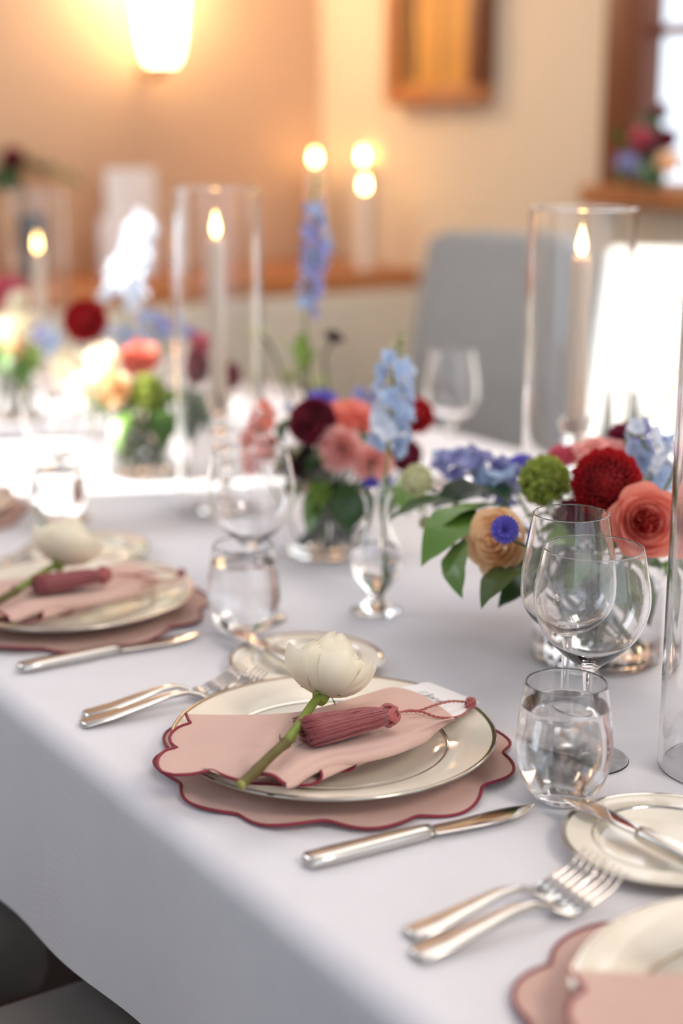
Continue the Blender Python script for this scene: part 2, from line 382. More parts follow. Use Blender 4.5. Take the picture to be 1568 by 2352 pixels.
# ------------------------------------------------------------------ tableware
TZ = 0.7505
def wob(k, t): return 0.0012*math.sin(3*t+k)+0.0008*math.sin(7*t+2*k)
def matr(th): return 0.1385+0.0135*math.sqrt(math.cos(6*(th-R(-81)))**2*0.97+0.03)+0.0025*math.sin(th+0.6)
def make_mat(label, loc, seed=0):
    t = thing('placemat', label, 'placemat', (loc[0], loc[1], TZ), 0, 'pink scalloped placemats')
    n = 240
    def hz(th, k):
        base = 0.0018
        return base + k**6*(0.0022+0.0022*math.sin(5*th+seed)+0.0012*math.sin(11*th+2+seed))
    b = MB(); rows = [0.0, 0.3, 0.6, 0.8, 0.9, 0.96, 1.0]
    v = []; f = []
    for k in rows:
        for i in range(n):
            th = 2*math.pi*i/n; rr = matr(th)*k; v.append((rr*math.cos(th), rr*math.sin(th), hz(th, k)))
    for j in range(len(rows)-1):
        for i in range(n): f.append((j*n+i, j*n+(i+1) % n, (j+1)*n+(i+1) % n, (j+1)*n+i))
    b.add(v, f); part('cloth_round', b, M['pink'], t)
    part('piping', tube([(matr(2*math.pi*i/n)*math.cos(2*math.pi*i/n), matr(2*math.pi*i/n)*math.sin(2*math.pi*i/n), hz(2*math.pi*i/n, 1)+0.0004) for i in range(n)], 0.00128, 8, closed=True), M['piping'], t, label='burgundy corded edge')
    return t
def make_plate(label, loc, r=0.135, h=0.022, group='platinum rimmed dinner plates', cat='plate', name='dinner_plate'):
    t = thing(name, label, cat, (loc[0], loc[1], loc[2]), 0, group); k = r/0.135
    inner = [(0, 0.0045), (0.07*k, 0.005), (0.084*k, 0.0065), (0.0925*k, 0.0105), (0.097*k, 0.0125), (0.118*k, 0.0180*h/0.022), (r-0.0025, h-0.0005), (r, h)]
    outer = [(r+0.0004, h-0.0012), (r-0.003, h-0.0035), (0.112*k, h*0.60), (0.094*k, h*0.28), (0.082*k, 0.0022), (0.074*k, 0.0002), (0.070*k, 0.0002), (0.068*k, 0.0018), (0, 0.0018)]
    part('dish', lathe(inner+outer, 128), M['china'], t)
    part('rim_band', lathe([(r-0.0030, h-0.0003), (r-0.0008, h+0.0004), (r+0.0006, h+0.0002), (r+0.0009, h-0.0010), (r+0.0002, h-0.0018)], 128), M['platinum'], t, label='narrow platinum line around the rim')
    part('inner_band', lathe([(0.0935*k, 0.0112), (0.0943*k, 0.01195), (0.0955*k, 0.0126), (0.0963*k, 0.0128)], 128), M['platinum'], t, label='narrow platinum line around the well')
    return t
DY = 0.493
make_mat('pink scalloped placemat with burgundy edge under the nearest whole place setting', (0.657, 0.995)); 
make_mat('pink scalloped placemat by the left picture edge under the second napkin setting', (0.637, 1.488), 1.1)
make_mat('pink scalloped placemat cut off by the lower right corner of the picture', (0.641, 0.510), 2.0)
make_mat('blurred pink scalloped placemat furthest along the table', (0.63, 1.99), 3.0)
PZ = TZ+0.0022
p_main = make_plate('cream dinner plate with platinum rim under the sharpest napkin and tassel', (0.654, 0.993, PZ))
make_plate('cream dinner plate under the blurred napkin by the left picture edge', (0.634, 1.486, PZ))
make_plate('cream dinner plate cut off by the lower right corner of the picture', (0.652, 0.498, PZ))
make_plate('blurred cream dinner plate furthest along the table', (0.63, 1.99, PZ))
BR = 0.0748
bp = onz(1500, 1905, 0.762)
bread = [((0.750, 1.186), 'small bread plate with platinum rim behind the white rose in focus'), ((0.759, 0.714), 'small bread plate in the near right foreground beside the water glass'), ((0.742, 1.675), 'small blurred bread plate beyond the left place setting')]
for q, lb in bread: make_plate(lb, (q[0], q[1], TZ), BR, 0.013, 'small bread plates', 'plate', 'bread_plate')

def frame(a, b):
    d = (Vector(b)-Vector(a)); d.z = 0; d.normalize(); return d, Vector((-d.y, d.x, 0))
UP = Vector((0, 0, 1))
def make_fork(a, b, label):
    a = Vector(a); b = Vector(b); d, s = frame(a, b); b.z = a.z; k_ = (b-a).length/0.203
    t = thing('dinner_fork', label, 'fork', a, math.atan2(d.y, d.x), 'silver forks in pairs'); t.scale = (k_, 1, 1)
    X, Y = Vector((1, 0, 0)), Vector((0, 1, 0))
    prof = [(0, .0075, .0022, .0030), (.004, .0098, .0026, .0034), (.03, .0092, .0026, .0055), (.07, .0068, .0024, .0115), (.095, .0050, .0023, .0150), (.115, .0036, .0022, .0150), (.130, .0034, .0022, .0110), (.134, .0062, .0018, .0084), (.141, .0108, .0014, .0064), (.149, .0124, .0012, .0060), (.153, .0124, .0011, .0064)]
    secs = [(Vector((x, 0, z)), Y, UP, w, h) for x, w, h, z in prof]
    part('handle', loft(secs, 14, 2.6), M['satin'], t)
    for k in range(4):
        y = (-1.5+k)*0.0070
        tn = [(Vector((.149, y, .0061)), Y, UP, .0020, .0012), (Vector((.168, y, .0092)), Y, UP, .0018, .0012), (Vector((.188, y*1.0, .0160)), Y, UP, .0016, .0011), (Vector((.203, y*0.98, .0250)), Y, UP, .0007, .0007)]
        part('tine', loft(tn, 8, 2.6), M['silver'], t)
    return t
make_fork(onz(194, 1650, TZ), onz(558, 1524, TZ+.026), 'silver fork left of the nearest plate, the one further from it')
make_fork(onz(188, 1670, TZ), onz(604, 1534, TZ+.026), 'silver fork left of the nearest plate, the one beside its rim')
make_fork(onz(938, 2158, TZ), onz(1365, 1958, TZ+.026), 'silver fork in the right foreground, upper one of its pair')
make_fork(onz(952, 2208, TZ), onz(1418, 1985, TZ+.026), 'silver fork in the right foreground, lower one of its pair')
make_fork((0.505, 1.665, TZ), (0.70, 1.71, TZ), 'blurred silver fork beyond the left place setting')
def make_knife(a, b, label, L=None, lift=0.0, cat='knife', name='dinner_knife', hw=0.0095, grp='silver dinner knives'):
    a = Vector(a); b = Vector(b); d, s = frame(a, b); L = L or (b-a).length
    t = thing(name, label, cat, a, math.atan2(d.y, d.x), grp)
    t.rotation_euler[1] = -lift
    Y = Vector((0, 1, 0)); hl = L*0.52; k = hw/0.0095
    hs = [(0, .007, .0028), (.003, .0092, .0042), (.02, .0095, .0048), (hl*.6, .0082, .0050), (hl*.93, .0070, .0050), (hl, .0060, .0042)]
    part('handle', loft([(Vector((x, 0, .0052)), Y, UP, w*k, h) for x, w, h in hs], 14, 3), M['satin'], t)
    bl = L-hl; bs = []
    for i in range(15):
        q = i/14; w = (.0070+.0035*math.sin(min(1, q*1.5)*math.pi/2))*k
        if q > 0.62: w *= max(0.04, 1-((q-0.62)/0.38)**2.2)
        off = -.0022*math.sin(q*math.pi) + (0.004*((q-0.62)/0.38)**2 if q > .62 else 0)
        bs.append((Vector((hl-0.004+q*(bl+0.004), off*k, .0052-.001*q)), Y, (UP+Y*0.30).normalized(), w, 0.0010-.0006*q))
    part('blade', loft(bs, 12, 2), M['silver'], t)
    return t
make_knife(onz(702, 1993, TZ), onz(1235, 1862, TZ), 'silver dinner knife in front of the nearest plate')
make_knife(onz(44, 1545, TZ), onz(470, 1463, TZ), 'blurred silver dinner knife in front of the left plate')
kz = TZ+0.0145
make_knife(onz(1568+110, 2035, kz), onz(1300, 1842, kz), 'silver butter knife lying across the near right bread plate', 0.165, 0.0, name='butter_knife', hw=0.0085, grp='butter knives on bread plates')
make_knife(onz(730, 1560, kz), onz(545, 1463, kz), 'silver butter knife behind the white rose in focus', 0.165, 0.0, name='butter_knife', hw=0.0085, grp='butter knives on bread plates')

def curve_prof(pts, n):
    q = smooth_path([(r, 0, z) for r, z in pts], n); return [(max(0, p.x), p.z) for p in q]
def make_tumbler(label, loc):
    t = thing('water_glass', label, 'glass', (loc[0], loc[1], TZ+0.0002), 0, 'stemless water glasses')
    out = curve_prof([(0.0175, 0.0), (0.0255, 0.0065), (0.0335, 0.0200), (0.0376, 0.0380), (0.0372, 0.0560), (0.0345, 0.0780), (0.0315, 0.0965)], 40)
    inn = curve_prof([(0.0303, 0.0965), (0.0333, 0.078), (0.0360, 0.056), (0.0363, 0.038), (0.0318, 0.0200), (0.0235, 0.0092), (0.012, 0.0078)], 40)
    part('tumbler', lathe([(0, 0.0012), (0.0165, 0.0008)]+out+[(0.0311, 0.0974)]+inn+[(0, 0.0076)], 96), M['glass'], t)
    wp = [(r+0.0003, z) for r, z in inn if z < 0.0785][::-1]
    part('water', lathe([(0, 0.0073)]+wp+[(wp[-1][0], 0.0790), (wp[-1][0]-0.0012, 0.0782), (0, 0.0782)], 96), M['water'], t)
    return t
G = [(0.7590, 0.8255), (0.7535, 1.312), (0.772, 1.83)]
make_tumbler('stemless glass of water nearest, beside the plate in focus', G[0])
make_tumbler('stemless glass of water between the nearest plate and the left plate', G[1])
make_tumbler('blurred stemless glass of water furthest left along the table', G[2])
def bowl_glass(name, label, loc, outer, stem_z, thick=0.0011, footr=0.036, grp=None):
    t = thing(name, label, 'glass', (loc[0], loc[1], TZ+0.0002), 0, grp)
    out = curve_prof(outer, 44); inn = []
    for i, (r, z) in enumerate(out):
        if r > 0.0035 and z > stem_z+0.006: inn.append((max(0.0, r-thick-0.0012*max(0, 1-(z-stem_z)/0.03)), z+ (0.0022*max(0, 1-(z-stem_z-0.006)/0.02))))
    inn = inn[::-1]
    part('bowl', lathe([(0, stem_z)]+out+[(out[-1][0]-0.0005, out[-1][1]+0.0005)]+inn+[(0, stem_z+0.0085)], 96), M['glass'], t)
    part('stem', tube([(0, 0, 0.003), (0, 0, 0.012), (0, 0, 0.03), (0, 0, stem_z*0.8), (0, 0, stem_z+0.0005)], lambda q: 0.0036+0.003*max(0, 0.25-q)*4+0.0012*max(0, q-0.8)*5, 20, cap=False), M['glass'], t)
    part('foot', lathe([(0, 0), (footr-0.001, 0), (footr, 0.0006), (footr-0.001, 0.0013), (0.02, 0.0022), (0.008, 0.0035), (0.005, 0.0055), (0, 0.0055)], 72), M['glass'], t)
    return t
balloon = [(0.0042, 0.077), (0.0105, 0.0835), (0.0240, 0.0945), (0.0385, 0.1100), (0.0464, 0.1300), (0.0472, 0.1470), (0.0440, 0.1660), (0.0405, 0.1830)]
balloon = [(r, z) for r, z in balloon]
tulip = [(0.0040, 0.089), (0.011, 0.094), (0.0290, 0.106), (0.0385, 0.121), (0.0405, 0.138), (0.0385, 0.160), (0.0350, 0.181), (0.0318, 0.199)]
BG = [(0.827, 0.873), (0.788, 1.353), (0.795, 1.870)]
for (gx, gy), lb in zip(BG, ('nearest, beside the glass of water in focus', 'behind the second glass of water', 'furthest left, blurred in the sunlight')):
    bowl_glass('balloon_wine_glass', 'empty round-bowled wine glass '+lb, (gx, gy), balloon, 0.077, grp='round-bowled wine glasses')
tl = onz(1292, 1690, TZ)
bowl_glass('tulip_wine_glass', 'tall tulip-shaped wine glass behind the nearest round-bowled one', (tl.x, tl.y), tulip, 0.089)
tf = at(1035, 1000, 2.25)
bowl_glass('tulip_wine_glass', 'blurred empty wine glass on the far side by the shaded grey chair', (tf.x, tf.y), tulip, 0.089)

# hurricanes with candles in glass holders
def flame_mb(k=1.0):
    return lathe([(0, 0), (0.0035*k, 0.003*k), (0.0056*k, 0.009*k), (0.0052*k, 0.015*k), (0.003*k, 0.023*k), (0.0012*k, 0.030*k), (0, 0.034*k)], 16)
def make_hurricane(label, loc, h, rad=0.0600, candle=(0.20, 0.405), cl='', taper=0.0115):
    t = thing('hurricane_shade', label, 'hurricane', (loc[0], loc[1], TZ+0.0003), 0, 'tall glass hurricane cylinders')
    w = 0.0034
    part('cylinder', lathe([(rad-w/2, 0), (rad, 0.0005), (rad, h-0.001), (rad-w/2, h), (rad-w, h-0.001), (rad-w, 0.0005), (rad-w/2, 0)], 96), M['glass'], t)
    c = thing('candle_holder', 'clear beaded glass candle holder '+cl, 'candle holder', (loc[0], loc[1], TZ+0.0002), 0, 'beaded glass candle holders')
    cz = candle[0]
    pr = [(0, 0), (0.036, 0), (0.037, 0.002), (0.030, 0.005), (0.012, 0.010), (0.009, 0.018)]
    z = 0.018
    while z < cz-0.035:
        pr += [(0.009, z+0.001), (0.014, z+0.006), (0.016, z+0.011), (0.014, z+0.016), (0.009, z+0.021)]; z += 0.022
    pr += [(0.009, cz-0.03), (0.018, cz-0.012), (0.0195, cz-0.002), (0.0135, cz-0.002), (0.0125, cz-0.018), (0, cz-0.018)]
    part('stand', lathe(pr, 40), M['glass'], c)
    k = thing('taper_candle', 'lit ivory taper candle '+cl, 'candle', (loc[0], loc[1], TZ+cz-0.0175), 0, 'lit ivory taper candles')
    H = candle[1]-cz+0.0175
    wx_ = part('wax', lathe([(0, 0), (taper, 0), (taper, H-0.004), (taper*0.8, H), (taper*0.5, H-0.003), (0, H-0.004)], 32), M['wax'], k)
    part('wick', tube([(0, 0, H-0.004), (0.0005, 0, H+0.004), (0.002, 0, H+0.008)], 0.0008, 6), M['wick'], wx_)
    part('flame', flame_mb().xf(Matrix.Translation((0, 0, H+0.001))), M['flame'], k)
    return t
make_hurricane('tall clear glass hurricane left of centre around a lit taper', (0.997, 1.795), 0.437, cl='inside the hurricane left of centre', candle=(0.165, 0.372))
make_hurricane('tall clear glass hurricane in front of the sunlit chair', (1.185, 1.291), 0.426, cl='inside the hurricane by the sunlit chair', candle=(0.19, 0.372))
make_hurricane('tall clear glass hurricane at the far left end of the table', (1.157, 2.786), 0.40, cl='inside the hurricane at the far left end', candle=(0.165, 0.285))
make_hurricane('tall clear glass hurricane cut off by the right picture edge', (0.917, 0.795), 0.392, cl='inside the hurricane at the right picture edge', candle=(0.165, 0.33))
# ledge candles
def ledge_candle(px, py, depth, label, h):
    p = at(px, py, depth); zb = 0.8955
    t = thing('pillar_candle', label, 'candle', (p.x, min(p.y, YW-0.08), zb), 0)
    H = p.z-zb-0.016
    part('wax', lathe([(0, 0), (0.019, 0), (0.019, H-0.002), (0.016, H), (0, H-0.003)], 24), M['wax'], t)
    part('flame', flame_mb(1.0).xf(Matrix.Translation((0, 0, H))), FL2, t)
    return t
FL2 = emis('ledge_flame', (255, 200, 120), 60)
ledge_candle(723, 360, 4.35, 'blurred lit candle on the wooden ledge above the blue delphinium', 0.3)
ledge_candle(833, 356, 4.25, 'blurred lit candle on the wooden ledge, taller of the right-hand two', 0.3)
ledge_candle(837, 422, 4.05, 'blurred lit candle on the wooden ledge, lower of the right-hand two', 0.2)
# sconce
def ony(px, py, y):
    d = ray(px, py); return Vector(CAM+d*(y/d[1]))
sp = ony(372, 152, YW-0.13)
sc = thing('wall_sconce', 'glowing glass wall sconce on the tan end wall', 'lamp', (sp.x, YW-0.13, sp.z))
part('shade', lathe([(0.0, 0.0), (0.035, 0.004), (0.048, 0.03), (0.059, 0.09), (0.066, 0.17), (0.067, 0.26), (0.065, 0.262), (0.063, 0.17), (0.056, 0.09), (0.045, 0.032), (0.0, 0.012)], 40), M['shade'], sc)
part('finial', lathe([(0, -0.03), (0.008, -0.026), (0.012, -0.018), (0.006, -0.010), (0.022, -0.004), (0.036, 0.003), (0.03, 0.006), (0, 0.006)], 24), M['brass'], sc)
part('bracket', tube([(0, 0, -0.008), (0, 0.06, -0.03), (0, 0.128, 0.0)], 0.007, 10), M['brass'], sc)
point('sconce_bulb', (sp.x, YW-0.13, sp.z+0.36), 9, (1.0, 0.76, 0.50), 0.05)
# picture
py0, py1, pz0, pz1 = 3.06, 3.46, 1.325, 1.95
pc = thing('framed_picture', 'small framed golden picture hanging on the cream side wall', 'picture', (XW, (py0+py1)/2, pz0))
hw_ = (py1-py0)/2; hh = pz1-pz0
for q in ((-hw_, 0, hw_, 0.045), (-hw_, hh-0.045, hw_, hh), (-hw_, 0.045, -hw_+0.045, hh-0.045), (hw_-0.045, 0.045, hw_, hh-0.045)):
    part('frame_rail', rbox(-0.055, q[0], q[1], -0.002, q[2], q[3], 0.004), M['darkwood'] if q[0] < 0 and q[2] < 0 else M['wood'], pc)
part('canvas', box(-0.03, -hw_+0.04, 0.04, -0.02, hw_-0.04, hh-0.04), M['gold'], pc)
for y, w in ((0.10, 0.010), (0.125, 0.005), (-0.02, 0.004)): part('dark_stripe', box(-0.0315, y-w, 0.06, -0.030, y+w, hh-0.06), M['black'], pc)
# white card stand on the ledge
sg = ony(302, 480, YW-0.22)
s_ = thing('menu_stand', 'blurred white framed card standing on the wooden ledge', 'sign', (sg.x, YW-0.22, 0.8955), R(8))
part('board', rbox(-0.075, -0.006, 0.0, 0.075, 0.006, 0.27, 0.003), M['card'], s_)
part('easel_foot', rbox(-0.11, -0.035, 0.0, -0.02, -0.008, 0.15, 0.004), M['card'], s_)

# ------------------------------------------------------------------ napkin, tassel, card, rose of one place setting (built at the nearest plate)
def lerpath(pts, n):
    P = [Vector((a[0], a[1], a[2] if len(a) > 2 else 0)) for a in pts]; L = [0]
    for a, b in zip(P, P[1:]): L.append(L[-1]+(b-a).length)
    out = []
    for i in range(n+1):
        t = L[-1]*i/n; k = max(j for j in range(len(L)-1) if L[j] <= t+1e-9); s = (t-L[k])/max(1e-9, L[k+1]-L[k]); out.append(P[k].lerp(P[k+1], min(1, s)))
    return out
NZ = TZ+0.0295
org = Vector((0.654, 0.993, TZ+0.0242))
nap = thing('napkin', 'folded pink napkin with burgundy corded edge on the nearest plate', 'napkin', org, 0, 'folded pink napkins')
Lc = lerpath(smooth_path([(427, 1640, 0), (431, 1652, 0), (438, 1662, 0)], 8)+smooth_path([(438, 1662, 0), (415, 1669, 0), (398, 1680, 0), (389, 1695, 0), (394, 1710, 0), (406, 1718, 0)], 14)+smooth_path([(406, 1718, 0), (380, 1725, 0), (364, 1740, 0), (361, 1758, 0), (372, 1774, 0), (400, 1781, 0)], 14), 30)
Bc = lerpath(smooth_path([(400, 1781, 0), (440, 1779, 0), (487, 1769, 0)], 8)+smooth_path([(487, 1769, 0), (515, 1783, 0), (548, 1793, 0), (578, 1792, 2), (600, 1779, 8), (628, 1782, 10), (655, 1803, 3)], 26)+smooth_path([(655, 1803, 3), (694, 1766, 5), (755, 1738, 5), (830, 1727, 4), (900, 1711, 4), (965, 1686, 3), (1020, 1659, 1), (1044, 1652, 0)], 26), 66)
Tc = lerpath(smooth_path([(427, 1640, 0), (520, 1642, 0), (620, 1640, 0), (690, 1634, 0), (745, 1622, 0), (800, 1606, 0), (860, 1588, 0), (905, 1578, 0), (960, 1592, 0), (1010, 1622, 0), (1042, 1648, 0)], 60), 66)
Rc = lerpath([(1042, 1648), (1043, 1650), (1044, 1652)], 30)
def nap_pt(i, j):
    u = i/66; v = j/30
    c = Lc[j]*(1-u)+Rc[j]*u + Tc[i]*(1-v)+Bc[i]*v - (Lc[0]*(1-u)*(1-v)+Tc[66]*u*(1-v)+Bc[0]*(1-u)*v+Bc[66]*u*v)
    puff = max(0, min(1, (u-0.06)/0.35)); puff = puff*puff*(3-2*puff)
    z = NZ + puff*0.0095*math.sin(min(1, v*1.0+0.12)*math.pi*0.90)**0.6*(1-0.4*u) + c.z*0.0011
    rid = max(0, min(1, (c.x-590)/90)); cen = 0.86; z += 0.0055*rid*(1-.6*u)*math.exp(-((v-cen)/0.085)**2) - 0.0030*rid*(1-u)*math.exp(-((v-0.63)/0.09)**2)
    z += 0.0014*math.sin(u*9+v*4)*(1-v)*puff + 0.0022*max(0, math.sin(u*7+0.6))*math.exp(-((v-0.82)/0.10)**2)*puff
    return onz(c.x, c.y, z)-org
nv = [[nap_pt(i, j) for i in range(67)] for j in range(31)]
b = MB(); f = []; fl = [p for r_ in nv for p in r_]
for j in range(30):
    for i in range(66): f.append((j*67+i, j*67+i+1, (j+1)*67+i+1, (j+1)*67+i))
b.add(fl, f)
# rolled-under lower fold
k0 = min(range(67), key=lambda i: (Bc[i]-Vector((655, 1803, 3))).length)
sk = []
for m in range(9):
    a = m/8*math.pi*0.92
    row = []
    for i in range(k0, 67):
        q = Vector(nv[30][i]); fade = min(1, (i-k0)/4+0.35)*min(1, (66-i)/8+0.1); rr = 0.0046*fade
        bd = (Vector(nv[30][i])-Vector(nv[27][i])); bd.z = 0
        if bd.length > 0: bd.normalize()
        row.append(q + bd*math.sin(a)*rr*0.9 + Vector((0, 0, -rr*(1-math.cos(a)))))
    sk.append(row)
w = 67-k0; b.add([p for r_ in sk for p in r_], [(j*w+i, (j+1)*w+i, (j+1)*w+i+1, j*w+i+1) for j in range(8) for i in range(w-1)])
part('top_layer', b, M['pink'], nap)
edge = [Vector(p[0]) for p in nv] + [Vector(nv[30][i]) for i in range(1, k0+1)]
part('piping', tube([p+Vector((0, 0, 0.0004)) for p in edge], 0.0013, 8), M['piping'], nap, label='burgundy corded hem')
def ruffle(pts, apex):
    mouth = smooth_path([onz(p[0], p[1], TZ+p[2])-org for p in pts], 24); ap = onz(apex[0], apex[1], TZ+apex[2])-org
    ctr = sum(mouth, Vector())/len(mouth)
    def fn(u, v):
        q = mouth[int(round(u*24))]; return q.lerp(ap+(q-ctr)*0.25, v)
    rf = part('ruffle', grid(fn, 24, 14), M['pink'], nap); part('piping', tube(mouth, 0.0012, 8), M['piping'], rf)
ruffle([(640, 1790, .0255), (665, 1802, .0235), (700, 1804, .0230), (728, 1797, .0240), (739, 1782, .029), (731, 1764, .034), (708, 1760, .036)], (930, 1700, .031))
ruffle([(748, 1764, .0225), (775, 1771, .0210), (802, 1769, .0215), (816, 1757, .026), (808, 1743, .031), (782, 1740, .033)], (960, 1695, .030))
ruffle([(556, 1797, .0262), (585, 1800, .0245), (618, 1801, .0245), (648, 1803, .0240)], (900, 1722, .029))

# name card under the napkin
cc = [onz(895, 1583, TZ+.029), onz(985, 1566, TZ+.029), onz(1100, 1612, TZ+.0262), onz(1040, 1652, TZ+.0262)]
corg = sum(cc, Vector())/4
card = thing('place_card', 'white name card with grey handwriting tucked under the nearest napkin', 'card', corg, 0, 'white place cards')
cm = MB(); top = [p-corg for p in cc]; cm.add(top+[p-Vector((0, 0, .0005)) for p in top], [(0, 1, 2, 3), (7, 6, 5, 4), (0, 4, 5, 1), (1, 5, 6, 2), (2, 6, 7, 3), (3, 7, 4, 0)])
part('paper', cm, M['card'], card, smooth=False)
LET = {'C': [[(1.0, .85), (.75, 1.05), (.35, .95), (.1, .55), (.2, .12), (.6, 0), (1.0, .25)]], 'h': [[(0, 0), (.25, .6), (.45, 1.0), (.3, 1.05), (.15, 0), (.3, .4), (.5, .45), (.5, .1), (.7, .02)]],
       'e': [[(0, .15), (.4, .3), (.35, .48), (.15, .4), (.12, .1), (.4, 0), (.6, .1)]], 'r': [[(0, 0), (.2, .45), (.35, .42), (.4, .1), (.6, .05)]],
       'y': [[(0, .45), (.1, .1), (.35, .1), (.45, .45), (.35, -.2), (.1, -.45), (.0, -.3), (.6, .15)]], 'l': [[(0, .05), (.35, .9), (.25, 1.05), (.12, .8), (.15, .05), (.45, .1)]]}
pa, pb = onz(955, 1592, TZ+.0293), onz(1030, 1618, TZ+.0285)
dx = (pb-pa); Lw = dx.length; dx.normalize(); dyv = UP.cross(dx); dyv.z = 0; dyv.normalize()
cx_ = 0; wr = MB(); size = Lw/4.6
for ch, wd in zip('Cheryl', (1.15, .72, .6, .6, .6, .5)):
    for st in LET[ch]:
        wr.addmb(tube(smooth_path([pa+dx*((cx_+x)*size)+dyv*(y*size)-corg for x, y in st], 18), 0.00022, 4))
    cx_ += wd
part('handwriting', wr, M['ink'], card, label='grey script lettering')

# tassel
kn = onz(893, 1643, TZ+.0525); fe = onz(712, 1678, TZ+.0500)
tas = thing('tassel', 'dusty burgundy tassel with knotted head and cord loop on the nearest napkin', 'tassel', kn, 0, 'burgundy napkin tassels')
ax = (fe-kn).normalized(); sd = ax.cross(UP).normalized(); un = sd.cross(ax).normalized()
fb = MB(); rnd = random.Random(3)
Lf = (fe-kn).length
for i in range(900):
    a = rnd.uniform(0, 2*math.pi); q = math.sqrt(rnd.uniform(0.1, 1)); l = Lf*rnd.uniform(0.95, 1.06)
    y0, z0 = math.cos(a)*q*0.0085, math.sin(a)*q*0.0068
    y1, z1 = math.cos(a)*q*0.0250, math.sin(a)*q*0.0085
    if math.cos(a) > 0.4 and q > 0.6: l *= 0.98; y1 += rnd.uniform(0, .002)
    def pp(t, y, z): return ax*(t*l+0.004)+sd*y+un*z
    mid = 0.5; wv = rnd.uniform(-.0016, .0016)
    pts = [pp(0, y0, z0), pp(.22, y0+(y1-y0)*.36+wv, z0+(z1-z0)*.5+.0006), pp(.6, y0+(y1-y0)*.74-wv, z0+(z1-z0)*.85), pp(1, y1, z1-.0004)]
    fb.addmb(tube(smooth_path(pts, 7), 0.00036, 4, cap=True))
part('fringe', fb, M['tassel'], tas, kind='stuff')
kb = MB(); Rk = 0.0088
for s_i in range(4):
    off = (s_i-1.5)*0.17; pts = []
    for k in range(180):
        t = 2*math.pi*k/180; lon = 3*t+off; lat = 1.12*math.sin(4*t+off*0.35); rr = Rk*(1+0.07*math.cos(12*t))
        pts.append(ax*(-rr*math.sin(lat)*0.92)+sd*(rr*math.cos(lat)*math.cos(lon))+un*(rr*math.cos(lat)*math.sin(lon)))
    kb.addmb(tube(pts, 0.00105, 6, closed=True))
kb.addmb(lathe([(0, -.0075), (.005, -.0062), (.0078, 0), (.005, .0062), (0, .0075)], 20))
part('knot', kb, M['cord'], tas, label='woven round knot')
def twisted(pts, r=0.0007):
    P = smooth_path(pts, 60); o = MB()
    for ph in (0, math.pi):
        q = []; prev = Vector((0, 0, 1))
        for i, p in enumerate(P):
            t = (P[min(i+1, 60)]-P[max(0, i-1)]).normalized(); a = t.cross(UP); a.normalize() if a.length > 0 else None; c = t.cross(a); an = ph+i*0.9
            q.append(p+(a*math.cos(an)+c*math.sin(an))*r*0.8)
        o.addmb(tube(q, r, 6))
    return o
w_ = lambda x, y, z: onz(x, y, TZ+z)-kn
cb_ = MB()
cb_.addmb(twisted([w_(914, 1637, .045), (w_(940, 1632, .043)), w_(962, 1632, .042), w_(1000, 1619, .040), w_(1035, 1611, .036), w_(1068, 1612, .030)]))
cb_.addmb(twisted([w_(930, 1634, .043), w_(965, 1634, .041), w_(1000, 1646, .038), w_(1035, 1649, .034), w_(1062, 1642, .029), w_(1080, 1625, .027)]))
part('cord_loop', cb_, M['cord'], tas)
eb = MB(); ec = w_(1080, 1614, .0305)
for s_i in range(3):
    eb.addmb(tube([ec+Vector((math.cos(t*2+s_i)*.0042*math.cos(t*.5+s_i), math.sin(t*2+s_i)*.0042, .0028*math.sin(t*3+s_i*2))) for t in [2*math.pi*k/50 for k in range(50)]], 0.0011, 6, closed=True))
part('end_knot', eb, M['cord'], tas)

# flowers -----------------------------------------------------------
def cup_petal(phi, Rr, Hh, Wd, flare, base=0.10, prof=0.55, rough=0.0, seed=0, nu=10, nv_=8, point=0.25, tipin=0.0):
    rn = random.Random(seed); w1, w2, w3 = rn.uniform(-1, 1), rn.uniform(-1, 1), rn.uniform(0, 6)
    def fn(u, v):
        s = 2*u-1
        wv = Wd*(0.42+0.58*math.sin(min(1, v*1.25)*math.pi/2))*(1-0.12*max(0, v-.8)/.2)
        edge = 1-point*abs(s)**2.2
        vv = v*edge
        rr = Rr*(base+(1-base)*math.sin(min(1, vv*1.15)*math.pi/2)**prof) - tipin*Rr*max(0, vv-0.6)**2*2.4
        rr += flare*max(0, vv-0.45)**2*3.0 + rough*(math.sin(s*5+w3)*.5+w1*s)*vv**2
        z = Hh*vv*(1-0.10*flare/max(.001, Rr)*vv) - abs(flare)*0.55*max(0, vv-0.7)**1.5*2
        z += rough*0.7*math.sin(s*7+w3*2)*vv**2
        a = phi+s*wv*(1-0.05*vv)
        rr += rough*0.3*w2
        return (rr*math.cos(a), rr*math.sin(a), z)
    return grid(fn, nu, nv_)
def rose_mbs(n=26, Rm=1.0, H=1.0, open_=0.5, rough=0.03, seed=1, wide=1.0, tip=0.0, inner=0.10):
    """petals in rings from the heart outwards, unit sized; open_ = how far the outer ones roll back"""
    rn = random.Random(seed); out = []; rings = max(3, round((1-inner)*n/3.0)); i = 0
    for k in range(rings):
        q = k/(rings-1); Rr = Rm*(inner+(1-inner)*q**0.9); cnt = 3 if Rr < .3 else (4 if q < .7 else 5); a0 = rn.uniform(0, 6.28)
        for c in range(cnt):
            Hh = H*(1.06-(.18+.42*open_)*q**1.4+rn.uniform(-.05, .05)); fl = Rm*(.04+.42*open_*q**1.5)*rn.uniform(.6, 1.2)
            out.append((q, cup_petal(a0+c*2*math.pi/cnt+rn.uniform(-.12, .12), Rr*rn.uniform(.95, 1.03), Hh, (4.1/cnt)*wide, fl, base=.25, prof=.55, rough=rough*(.5+q), seed=seed*100+i, point=.20+.12*rn.random(), tipin=tip*(1-q*.4)))); i += 1
    return out
